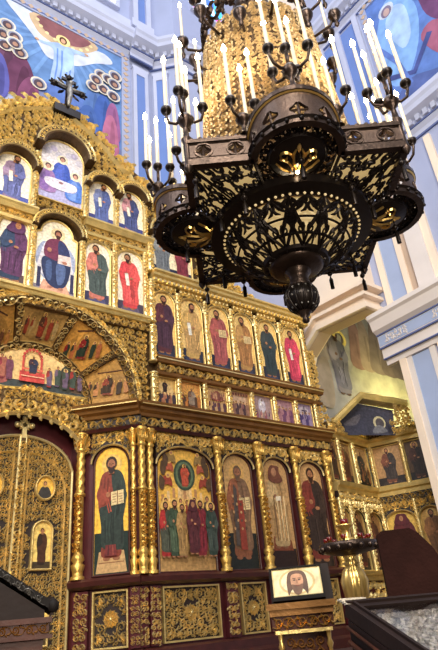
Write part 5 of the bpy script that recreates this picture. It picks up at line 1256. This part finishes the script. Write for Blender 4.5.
for q in range(NS):
    t = 2 * PI * q / NS * .5; d = 2 * PI / NS * .5
    for sg in (1, -1):
        mb.ribbon([(t + sg * d * .55 * math.sin(PI * i / 10), .02 + .41 * i / 10) for i in range(11)], [.017] * 11, 0, .012, 0, True)
        mb.spiral(t + sg * d * .20, .12, .058, 1.15, PI / 2, sg, .015, 0, .012, 0, 12, True)
        mb.spiral(t + sg * d * .5, .235, .05, 1.1, -PI / 2, sg, .014, 0, .012, 0, 12, True)
        mb.spiral(t + sg * d * .2, .30, .042, 1.1, -PI / 2, -sg, .013, 0, .012, 0, 12, True)
        mb.ribbon([(t + sg * d * .5, .02), (t + sg * d * .36, .2), (t + sg * d * .12, .3), (t, .40)], [.012, .02, .018, .012], 0, .012, 0, True)
        mb.leaf(t + sg * d * .5, .36, -PI / 2, .16, .022, .5 * sg, 0, .012, 0, True)
        mb.leaf(t + sg * d * .06, .04, PI / 2 - .3 * sg, .17, .02, -.8 * sg, 0, .012, 0, True)
        mb.leaf(t + sg * d * .42, .03, PI / 2 + .3 * sg, .13, .02, .9 * sg, 0, .012, 0, True)
    mb.ribbon([(t, .0), (t, .44)], [.014, .018], 0, .014, 0, True); mb.ribbon([(t + d * .5, .0), (t + d * .5, .44)], [.012, .018], 0, .012, 0, True)
aa = [PI * i / 30 for i in range(61)]
for bb, ww in ((.0, .022), (.42, .022), (.215, .010), (.33, .010)): mb.ribbon([(a * .5, bb) for a in aa], [ww] * 61, 0, .012, 0, True)
mb.build('pierced_bowl', 'black', chn)
m = MB(bowl)
pts = []; nb_ = 9
for j in range(nb_):
    pts += [(2 * PI * i / 36, j / (nb_ - 1), -.035) for i in range(36)]
m.add(pts, [(j * 36 + i, j * 36 + (i + 1) % 36, (j + 1) * 36 + (i + 1) % 36, (j + 1) * 36 + i) for j in range(nb_ - 1) for i in range(36)], 0, True)
lin_ = m.build('glass_liner', 'glow', chn)
m = MB(loc_map(0, 0, 0))
for q in range(64): t = 2 * PI * q / 64; m.ball(.668 * math.cos(t), .698, .668 * math.sin(t), .0145, 0, 6)
m.build('lit_hole_beads', 'glow', rim)  # glowing beads stand in for light through holes in the rim
ringm([(.29, .10), (.31, .15), (.32, .225), (.335, .25), (.355, .268), (.37, .26), (.375, .2)], 'flange', 'bronze', chn)
ringm([(.12, .075), (.17, .10), (.2, .085), (.24, .10), (.28, .13), (.31, .12)], 'neck', 'bronze', chn, 24)
# pierced ball: solid dark ball with glinting studs
m = MB(loc_map(0, 0, 0)); m.ball(0, 0, 0, .150, 0, 24)
for i in range(12):
    t = 2 * PI * i / 12; m.tube([(.155 * math.cos(t) * math.cos(e), .155 * math.sin(e), .155 * math.sin(t) * math.cos(e)) for e in [-1.3 + 2.6 * j / 8 for j in range(9)]], .012, 5)
bl = m.build('finial_ball', 'black', chn)
m = MB(loc_map(0, 0, 0))
for j, e in enumerate((-.75, -.4, -.05, .3, .6)):
    for i in range(12): t = 2 * PI * (i + .5 * (j % 2) + .5) / 12; m.ball(.15 * math.cos(t) * math.cos(e), .15 * math.sin(e), .15 * math.sin(t) * math.cos(e), .011, 0, 6)
m.build('studs', 'silver', bl)
ringm([(-.26, .012), (-.25, .03), (-.22, .035), (-.20, .02), (-.185, .045), (-.165, .05), (-.15, .07)], 'finial_drop', 'bronze', bl, 16)
ringm([(.10, .08), (.125, .12), (.14, .10)], 'finial_collar', 'bronze', bl, 20)
# inner golden drum
def drum(a, b, c):
    r = .82 - .07 * (b - 1.3) + c; return (CX + r * math.sin(a / .55), CY + r * math.cos(a / .55), BZ + b)
m = MB(drum); m.carve(None, 0, 2 * PI * .55, 1.3, 3.5, .088, .0, .02, seed=230, wide=.13)
d_ = m.build('gilt_drum', 'palegold', chn)
m = MB(loc_map(0, 0, 0)); m.lathe(0, 0, [(1.3, .80), (3.5, .645)], 36); m.build('drum_core', 'goldground', d_)
ringm([(3.5, .3), (3.6, .34), (3.66, .2), (3.8, .12), (4.2, .10), (4.3, .22), (4.4, .24), (4.5, .1), (5.2, .08)], 'upper_crown', 'bronze', chn, 24)
m = MB(lambda a, b, c: (CX + (.66 + c) * math.sin(a / .66), CY + (.66 + c) * math.cos(a / .66), BZ + b)); m.carve(None, 0, 2 * PI * .66, 3.6, 3.95, .17, .0, .03, seed=231, wide=.12, closed=True); m.build('crown_filigree', 'bronze', chn)
m = MB(); m.tube([(CX, CY, BZ + .4), (CX, CY, BZ + 9), (CX, CY, BZ + 20)], .05, 8); m.build('suspension_rod', 'bronze', chn)
for k in range(8):
    t = 2 * PI * k / 8 + .2; m = MB(); m.tube([(CX + .9 * math.cos(t) * f, CY + .9 * math.sin(t) * f, BZ + z) for f, z in ((.6, 1.15), (.62, 2.2), (.66, 3.7))], .014, 5); m.build('stay_rod', 'bronze', chn)
for k in range(4):      # inner braces carrying the ring
    n, u = face_axes(k); m = MB(); q = Vector((CX, CY, BZ)) ; p1 = q + n * CA + u * CA + Vector((0, 0, 1.1)); p2 = q + (n + u) * .4 + Vector((0, 0, 1.5)); m.tube([tuple(p1), tuple(p1.lerp(p2, .5) + Vector((0, 0, -.05))), tuple(p2)], .022, 6); m.build('brace', 'bronze', chn)

# candles, cups and branches
def proto_candle():
    m = MB(); m.lathe(0, 0, [(0, .019), (CH, .016)], 10)
    return m
CH = .66
def ymap(a, b, c): return (a, c, b)
spots = []
def cluster(k, n0, u0, zb, arms, rad, rise, centre=0):
    n, u = face_axes(k); base = Vector((CX, CY, BZ)) + n * n0 + u * u0
    m = MB(); mm = MB(lambda a, b, c: (base.x + a, base.y + c, base.z + b))
    mm.lathe(0, 0, [(zb, .05), (zb + .03, .03), (zb + rise * .35, .022), (zb + rise * .45, .055), (zb + rise * .55, .075), (zb + rise * .68, .05), (zb + rise * .75, .02)], 10)
    for (dn, du) in arms:
        d = n * dn + u * du; L_ = d.length
        p = [base + d * f + Vector((0, 0, zb + z)) for f, z in ((.1, rise * .6), (.5, rise * .52), (.85, rise * .6), (1.0, rise * .8), (1.0, rise - .02))]
        mm.map = ident; mm.tube([tuple(q) for q in p], .014, 6)
        mm.ball(*(lambda q: (q.x, q.y, q.z))(base + d * .5 + Vector((0, 0, zb + rise * .52))), .0, 0, 4) if False else None
        e = base + d + Vector((0, 0, zb + rise)); spots.append(e)
    if centre:
        p = [base + Vector((0, 0, zb + rise * .7)), base + Vector((0, 0, zb + rise + centre - .02))]; mm.map = ident; mm.tube([tuple(q) for q in p], .018, 6); spots.append(base + Vector((0, 0, zb + rise + centre)))
    mm.build('candelabrum', 'bronze', chn)
for k in range(4):
    s = .17
    cluster(k, CA, CA, Z1 + .04, [(s, -s * .2), (s * .2, s), (-s, -s * .2), (-s * .2, -s)], .2, .44, .16)
    cluster(k, CR + CW - .02, 0, Z1 + .13, [(.10, -.17), (.10, .17), (-.14, .1), (-.14, -.12)], .2, .42, .12)
    for sg in (-1, 1): cluster(k, CA + .02, sg * (CW + .04), Z1 + .02, [(.10, sg * .10), (-.13, .05), (.04, -sg * .12)], .18, .34)
# the first candle, then copies that share its meshes
m = MB(ymap); m.lathe(0, 0, [(0, .019), (CH, .017)], 10); c0 = m.build('candle', 'wax', None, (0, 0, 0))
m = MB(ymap); m.lathe(0, 0, [(CH, .008), (CH + .014, .022), (CH + .04, .026), (CH + .075, .015), (CH + .11, .003)], 8); f0 = m.build('flame_bulb', 'bulb', None, (0, 0, 0))
m = MB(ymap); m.lathe(0, 0, [(-.075, .012), (-.06, .022), (-.045, .016), (-.035, .040), (-.01, .052), (.012, .050), (.018, .02)], 12); d0 = m.build('drip_cup', 'black', None, (0, 0, 0))
first = True
for e in spots:
    if first: c = c0; f = f0; d = d0; first = False
    else:
        c = c0.copy(); f = f0.copy(); d = d0.copy()
        for q in (c, f, d): COL.objects.link(q)
    c.parent = chn; c.location = Vector((e.x, e.y, e.z + ZS)) - WL[chn.name]
    for q in (f, d): q.parent = c; q.location = (0, 0, -ZS if False else 0)
for q in (c0, f0, d0):
    for v in q.data.vertices: v.co.z -= ZS * 0
# hanging cups under the upper tier
for k in range(14):
    t = 2 * PI * (k + .3) / 14; dx, dy = math.cos(t), math.sin(t); r0 = .98 if k % 2 else .84; z0 = 3.3 if k % 2 else 3.05; m = MB()
    m.tube([(CX + dx * r, CY + dy * r, BZ + z) for r, z in ((.6, z0 + .05), (.7, z0 - .08), (r0 - .08, z0 - .06), (r0, z0 + .05))], .017, 6)
    m.map = lambda a, b, c, dx=dx, dy=dy, r0=r0: (CX + dx * r0 + a, CY + dy * r0 + c, BZ + b); m.lathe(0, 0, [(z0 - .14, .008), (z0 - .10, .03), (z0 - .06, .014), (z0 + .0, .05), (z0 + .06, .075), (z0 + .10, .07), (z0 + .12, .03)], 12)
    m.build('hanging_cup', 'bronze', chn)
# upper tier arms
for k in range(10):
    t = 2 * PI * k / 10; dx, dy = math.cos(t), math.sin(t); m = MB()
    m.tube([(CX + dx * r, CY + dy * r, BZ + z) for r, z in ((.6, 3.7), (.72, 3.62), (.86, 3.66), (.92, 3.8))], .018, 6)
    m.map = lambda a, b, c, dx=dx, dy=dy: (CX + dx * .92 + a, CY + dy * .92 + c, BZ + b); m.lathe(0, 0, [(3.7, .015), (3.74, .05), (3.78, .075), (3.83, .08), (3.86, .03)], 12); m.lathe(0, 0, [(3.5, .01), (3.56, .03), (3.62, .012), (3.72, .02)], 8)
    m.build('upper_arm', 'bronze', chn)
    q = c0.copy(); COL.objects.link(q); q.parent = chn; q.location = Vector((CX + dx * .92, CY + dy * .92, BZ + 3.86 + ZS)) - WL[chn.name]
    f = f0.copy(); COL.objects.link(f); f.parent = q; f.location = (0, 0, 0)

# ================================================================== FOREGROUND
# icon stand in the middle
U = Vector((.724, -.690, 0)).normalized(); N = Vector((-.690, -.724, 0)).normalized()
SO = Vector((3.42, 3.63, 0))
ST = plane(SO, U, N)
st = thing('icon_stand', 'carved red wood and gilt icon stand below the pale face icon', 'stand', (SO.x, SO.y, .45))
m = MB(ST); m.box(-.20, .20, .55, 1.58, -.34, -.02); m.box(-.25, .25, .45, .55, -.38, .03); m.build('body', 'woodred', st)
m = MB(ST); m.box(-.27, .27, 1.745, 1.79, -.38, .06); m.box(-.25, .25, 1.70, 1.745, -.36, .04); m.build('top_ledge', 'browngold', st)
m = MB(ST); m.box(-.24, .24, 1.60, 1.70, -.36, .02); m.build('frieze', 'woodred', st)
m = MB(ST); m.frieze(-.23, .23, 1.61, 1.69, .02, .02); m.build('frieze_relief', 'brass', st)
m = MB(ST); m.box(-.22, .22, 1.575, 1.60, -.36, .035); m.box(-.21, .21, 1.36, 1.375, -.34, .01); m.build('gilt_moulding', 'goldflat', st)
for sx in (-1, 1):
    m = MB(ST); m.lathe(sx * .185, .005, [(.6, .02)] + [(.65 + .09 * k + d, r) for k in range(10) for d, r in ((0, .014), (.03, .026), (.06, .014))] + [(1.575, .02)], 8); m.build('turned_post', 'brass', st)
m = MB(ST); m.carve(None, -.15, .15, .65, 1.34, .1, -.02, .015, mirror=0, seed=240); m.carve(None, -.15, .15, 1.39, 1.55, .08, -.02, .015, mirror=0, seed=241); m.build('front_relief', 'browngold', st)
V = (Vector((0, 0, 1)) * .96 + Vector((-N.x, -N.y, 0)) * .28).normalized()
b3 = SO + N * -.06 + Vector((0, 0, 1.79))
m = MB(tilted(b3, U, V)); m.box(-.23, .27, .0, .30, -.10, -.05); m.build('desk_board', 'wood', st)
hf = thing('icon', 'square icon of a bearded haloed face in a black frame on the stand', 'icon', tuple(b3), None)
HM = tilted(b3 + Vector((0, 0, .001)), U, V)
m = MB(HM); a0, a1, z0, z1 = -.205, .195, .045, .265
m.box(a0, a1, z0, z1, -.03, -.005); m.c = [rgb(226, 200, 140)] * len(m.c); m.lay = -.004
cx, cz = -.005, .165
m.map = HM; m.lay = -.004; m.poly([(a0 + .012, z0 + .01), (a1 - .012, z0 + .01), (a1 - .012, z1 - .01), (a0 + .012, z1 - .01)], rgb(238, 216, 164))
m.map = lambda a, b, c: HM(cx + (a - cx) * 1.42, cz - .008 + (b - cz) * 1.2, c)
m.ell(cx, cz, .105, .085, rgb(212, 180, 120), 24); m.ell(cx, cz, .092, .073, rgb(240, 222, 176), 24)
m.blob([(cx - .055, cz - .085), (cx - .06, cz), (cx - .045, cz + .06), (cx, cz + .075), (cx + .045, cz + .06), (cx + .06, cz), (cx + .055, cz - .085), (cx + .03, cz - .05), (cx - .03, cz - .05)], rgb(92, 60, 40))
m.blob([(cx - .036, cz), (cx - .03, cz + .042), (cx, cz + .052), (cx + .03, cz + .042), (cx + .036, cz), (cx + .024, cz - .045), (cx, cz - .058), (cx - .024, cz - .045)], rgb(196, 142, 106))
m.blob([(cx - .033, cz - .018), (cx, cz - .026), (cx + .033, cz - .018), (cx + .022, cz - .07), (cx + .006, cz - .085), (cx - .006, cz - .085), (cx - .022, cz - .07)], rgb(116, 78, 54))
for sx in (-1, 1): m.ell(cx + sx * .014, cz + .01, .008, .004, rgb(40, 26, 20), 8); m.line([(cx + sx * .024, cz + .02), (cx + sx * .006, cz + .021)], .004, rgb(70, 44, 30))
m.line([(cx, cz + .012), (cx, cz - .012)], .006, rgb(164, 112, 82)); m.line([(cx - .01, cz - .026), (cx + .01, cz - .026)], .005, rgb(150, 76, 60))
m.build('painting', 'paint', hf)
m = MB(HM); q = [(a0, z0), (a1, z0), (a1, z1), (a0, z1)]; m.strip(q, [(a0 - .012, z0 - .03), (a1 + .012, z0 - .03), (a1 + .012, z1 + .012), (a0 - .012, z1 + .012)], -.035, .012, 0, True); m.build('frame', 'darkframe', hf)

# candle stand
KO = Vector((3.0, 2.66, 0)); KM = plane(KO, (1, 0, 0), (0, -1, 0))
ks = thing('candle_stand', 'round brass candle stand with fluted stem and ruby glass cups beside the face icon', 'candle stand', (KO.x, KO.y, .45))
m = MB(KM); m.lathe(0, 0, [(.45, .17), (.50, .17), (.53, .10), (.60, .06), (1.2, .04), (1.6, .04), (1.70, .06), (1.74, .04)], 16); m.build('base', 'brass', ks)
m = MB(KM); m.lathe(0, 0, [(1.70, .05), (1.73, .035), (1.77, .07), (1.86, .08), (1.92, .062), (1.95, .036), (1.965, .055), (1.98, .03), (2.02, .05)], 40, 0, 0, 10, .10); m.build('stem', 'brass', ks)
m = MB(KM); m.lathe(0, 0, [(2.01, .05), (2.03, .155), (2.05, .185), (2.085, .19), (2.09, .175), (2.06, .16), (2.05, .02)], 28)
for k in range(16):
    t = 2 * PI * k / 16; m.ball(.182 * math.cos(t), 2.055, .182 * math.sin(t), .022, 0, 6)
m.build('tray', 'bronze', ks)
m = MB(KM); m.lathe(0, 0, [(2.05, .05), (2.09, .075), (2.12, .03), (2.17, .028), (2.19, .055), (2.20, .06), (2.205, .02)], 14); m.build('centre_holder', 'brass', ks)
for k in range(8):
    t = 2 * PI * k / 8 + .2; m = MB(KM); m.lathe(.14 * math.cos(t), .14 * math.sin(t), [(2.06, .008), (2.10, .008), (2.105, .02)], 8); s_ = m.build('socket', 'brass', ks)
    m = MB(KM); m.lathe(.14 * math.cos(t), .14 * math.sin(t), [(2.10, .010), (2.11, .018), (2.125, .019), (2.127, .016)], 10); m.build('glass_cup', 'glassred', s_)
m = MB(KM); m.lathe(0, 0, [(2.20, .018), (2.21, .026), (2.235, .028), (2.237, .02)], 10); m.build('glass_cup', 'glassred', ks)

# brown cloth covered stand
BO = Vector((2.93, 2.10, 0)); BU = Vector((.66, -.75, 0)).normalized(); BN = Vector((-.75, -.66, 0)).normalized()
BM = plane(BO, BU, BN)
bc = thing('covered_stand', 'tall stand draped in plain dark brown cloth right of the candle stand', 'covered stand', (BO.x, BO.y, .45))
m = MB(BM); N_ = 26; rows = []
poly_t = [(-.205, -.02), (-.195, .0), (-.06, .0), (.0, .0), (.06, -.09), (.13, -.20), (.20, -.34)]
out = [(-.215, .45), (.28, .45), (.225, 1.62), (.16, 1.83), (.09, 1.98), (.03, 2.06), (-.01, 2.09), (-.17, 2.09), (-.2, 2.07)]
m.prism(out, -.16, .0)
for k in range(9):
    a = -.18 + k * .048; m.ribbon([(a, .5), (a + .004, 1.2), (a * .95 + .002, 1.62)], [.018, .014, .004], .0, .018)
m.build('cloth', 'cloth', bc)
m = MB(BM); m.box(-.2, .25, .45, .52, -.15, -.01); m.build('foot', 'wood', bc)

# glass topped case at right
TL = Vector((2.203, 2.036, 1.73)); DV = Vector((-.1926, -.5505, -.2257)); LL = DV.length; DVn = DV.normalized(); CU = Vector((.9439, -.3302, 0))
CM = tilted(TL + DV, CU, -DVn)          # a to the right, b up the slope, c outward
WD = .52
gc = thing('display_case', 'dark wood slanted case with a glass lid over a silver icon on lace, bottom right', 'display case', (2.35, 1.6, .45))
m = MB(CM)
for (a0, a1, z0, z1) in ((0, .055, 0, LL), (WD - .055, WD, 0, LL), (.055, WD - .055, LL - .055, LL), (.055, WD - .055, 0, .06)): m.box(a0, a1, z0, z1, -.06, .0)
m.box(.03, .045, .0, LL, 0, .012); m.box(0, WD, LL - .02, LL, 0, .012)
m.build('lid_frame', 'wood', gc)
m = MB(CM); m.box(.055, WD - .055, .06, LL - .055, -.014, -.010); m.build('glass_lid', 'glass', gc)
m = MB(CM); m.box(.055, WD - .055, .06, LL - .055, -.06, -.05); m.build('lace_lining', 'lace', gc)
m = MB(CM); q = [(.11, .12), (WD - .11, .12), (WD - .11, LL - .12), (.11, LL - .12)]
m.strip(q, [(.075, .08), (WD - .075, .08), (WD - .075, LL - .085), (.075, LL - .085)], -.05, -.035, 0, True); m.frieze(.08, WD - .08, LL - .118, LL - .088, -.035, .008); m.build('silver_frame', 'silver', gc)
m = MB(CM); m.box(.11, WD - .11, .12, LL - .12, -.05, -.042); m.carve(None, .12, WD - .12, .13, LL - .13, .055, -.042, .008, mirror=WD / 2, seed=250); m.build('silver_cover', 'silver', gc)
# box body under the lid
bl_ = TL + DV; br_ = bl_ + CU * WD; tr_ = TL + CU * WD
m = MB(); d3 = Vector((0, 0, -.07)); q = [bl_ + d3, br_ + d3, tr_ + d3, TL + d3]; bot = [Vector((p.x, p.y, 1.34)) for p in q]
m.add([tuple(p) for p in q + bot], [(0, 1, 2, 3), (4, 5, 6, 7), (0, 1, 5, 4), (1, 2, 6, 5), (2, 3, 7, 6), (3, 0, 4, 7)])
ctr = sum(bot, Vector()) / 4; leg = [ctr + (p - ctr) * .7 for p in bot]; leg2 = [Vector((p.x, p.y, .45)) for p in leg]
m.add([tuple(p) for p in leg + leg2], [(4, 5, 6, 7), (0, 1, 5, 4), (1, 2, 6, 5), (2, 3, 7, 6), (3, 0, 4, 7)])
m.build('body', 'wood', gc)
m = MB(); e0, e1 = TL + Vector((-.012, 0, -.16)), bl_ + Vector((-.012, 0, -.16)); m.tube([tuple(e0), tuple(e1)], .012, 6); e0, e1 = TL + Vector((-.014, 0, -.10)), bl_ + Vector((-.014, 0, -.10)); m.tube([tuple(e0), tuple(e1)], .008, 6); m.build('side_moulding', 'woodred', gc)
# folded embroidered cloth on the back rim of the case
m = MB(tilted(TL + Vector((0, 0, .003)), CU, Vector((0.33, .944, -.12)).normalized()))
for k in range(4): m.prism([(-.005 - .004 * k, -.02 + .012 * k), (.11, -.01 + .012 * k), (.14, .004 + .012 * k), (-.005 - .004 * k, .004 + .012 * k)], -.012 + .008 * k, -.004 + .008 * k)
tag(m.build('folded_cloth', 'lace'), 'small folded white striped cloth on the back corner of the glass case', 'cloth')

# left reading desk
LO = Vector((.925, 2.43, 0)); LU = Vector((-.945, .326, 0)); LN = Vector((-.326, -.945, 0)).normalized()
LM = plane(LO, LU, LN)      # a grows to the left (towards the high end), c towards the viewer
ld = thing('lectern', 'dark wood slanted reading desk with carved edge, bottom left corner', 'lectern', (.65, 2.6, .45))
m = MB(LM); wdt = -.42
m.prism([(0.02, 1.775), (.55, 1.775), (.55, 2.14), (.02, 1.80)], wdt, .0); m.build('desk_wedge', 'wood', ld)
m = MB(LM); m.prism([(-.01, 1.795), (.55, 2.165), (.55, 2.195), (.0, 1.835), (-.015, 1.82)], wdt - .02, .012); m.build('desk_top', 'darkframe', ld)
m = MB(lambda a, b, c: LM(a * .84 - b * .0, 1.807 + a * .56 + b, c)); m.frieze(.03, .62, -.010, .020, .012, .006, ratio=1.6); m.build('edge_carving', 'silver', ld)
m = MB(LM); m.lathe(-.012, .0, [(1.79, .01), (1.80, .022), (1.825, .022), (1.84, .008)], 10); m.build('end_knob', 'darkframe', ld)
m = MB(LM); m.box(-.01, .55, 1.755, 1.775, wdt - .02, .015); m.box(-.015, .55, 1.70, 1.715, wdt - .02, .015); m.build('base_moulding', 'woodred', ld)
m = MB(LM); m.box(.0, .55, 1.715, 1.755, wdt, .004); m.box(.02, .5, .55, 1.70, wdt + .03, -.01); m.box(-.02, .55, .45, .55, wdt - .02, .02); m.build('body', 'woodred', ld)
m = MB(LM); m.frieze(.0, .55, 1.717, 1.753, .004, .006, ratio=1.4); m.carve(None, .04, .48, .6, 1.66, .09, -.01, .012, seed=260); m.build('body_relief', 'browngold', ld)

# ================================================================== CAMERA
F_, PIT, ROL, AZC = 560.0, math.radians(27.85), math.radians(-5.39), math.radians(38.3)
ca, sa, cp, sp_ = math.cos(AZC), math.sin(AZC), math.cos(PIT), math.sin(PIT)
Fw = Vector((sa * cp, ca * cp, sp_)); R0 = Vector((ca, -sa, 0)); U0 = R0.cross(Fw)
Rt = R0 * math.cos(ROL) + U0 * math.sin(ROL); Up = -R0 * math.sin(ROL) + U0 * math.cos(ROL)
from mathutils import Matrix
cam = bpy.data.cameras.new('camera'); co = bpy.data.objects.new('camera', cam); COL.objects.link(co)
co.matrix_world = Matrix(((Rt.x, Up.x, -Fw.x, 0), (Rt.y, Up.y, -Fw.y, 0), (Rt.z, Up.z, -Fw.z, 1.7 + ZS), (0, 0, 0, 1)))
cam.sensor_fit = 'VERTICAL'; cam.sensor_height = 24; cam.lens = 24 * F_ / 650; cam.clip_start = .05; cam.clip_end = 200
scene.camera = co

# ================================================================== LIGHT
def area(name, loc, target, size, energy, col, sy=None):
    l = bpy.data.lights.new(name, 'AREA'); l.energy = energy; l.color = col; l.size = size
    if sy: l.shape = 'RECTANGLE'; l.size_y = sy
    ob = bpy.data.objects.new(name, l); COL.objects.link(ob); ob.location = (loc[0], loc[1], loc[2] + ZS)
    d = Vector((target[0] - loc[0], target[1] - loc[1], target[2] - loc[2])); ob.rotation_euler = d.to_track_quat('-Z', 'Y').to_euler()
    return ob
def point(name, loc, energy, col, r=.1):
    l = bpy.data.lights.new(name, 'POINT'); l.energy = energy; l.color = col; l.shadow_soft_size = r
    ob = bpy.data.objects.new(name, l); COL.objects.link(ob); ob.location = (loc[0], loc[1], loc[2] + ZS); return ob
area('dome_daylight', (3.5, 1.0, 29), (4.5, 8, 12), 9, 1900, (.80, .86, 1.0))
area('nave_window_light', (-6, -9, 15), (5, 10, 6), 6, 3600, (1.0, .94, .82))
area('south_window_light', (-9, 2, 14), (12, 6, 10), 5, 1300, (.92, .95, 1.0))
area('low_fill_light', (-4, -12, 5), (5, 10, 4.5), 5, 1700, (1.0, .92, .78), 4)  # added fill, low and unseen, brightens the lower screen and doors
point('chandelier_glow', (CX, CY, BZ + 1.75), 70, (1.0, .88, .70), .3)
point('bowl_lamp', (CX, CY, BZ + .75), 25, (1.0, .82, .55), .12)
point('side_chapel_lamp', (15.7, 9.6, 7.7), 330, (1.0, .86, .26), .3)
wd = bpy.data.worlds.new('world'); scene.world = wd; wd.use_nodes = True
nt = wd.node_tree; bg = nt.nodes['Background']
tc = nt.nodes.new('ShaderNodeTexCoord'); sx_ = nt.nodes.new('ShaderNodeSeparateXYZ'); rp = nt.nodes.new('ShaderNodeValToRGB')
mr = nt.nodes.new('ShaderNodeMapRange'); mr.inputs[1].default_value = -1; mr.inputs[2].default_value = 1
nt.links.new(tc.outputs['Generated'], sx_.inputs[0]); nt.links.new(sx_.outputs['Z'], mr.inputs[0]); nt.links.new(mr.outputs[0], rp.inputs[0]); nt.links.new(rp.outputs[0], bg.inputs[0])
e = rp.color_ramp.elements; e[0].position = .40; e[0].color = (.02, .016, .012, 1); e[1].position = .9; e[1].color = (.55, .62, .80, 1)
x_ = e.new(.55); x_.color = (.16, .13, .10, 1)
bg.inputs[1].default_value = .75
vs = scene.view_settings; vs.view_transform = 'Standard'; vs.look = 'None'; vs.exposure = 0.0; vs.gamma = 1.0; vs.use_curve_mapping = False
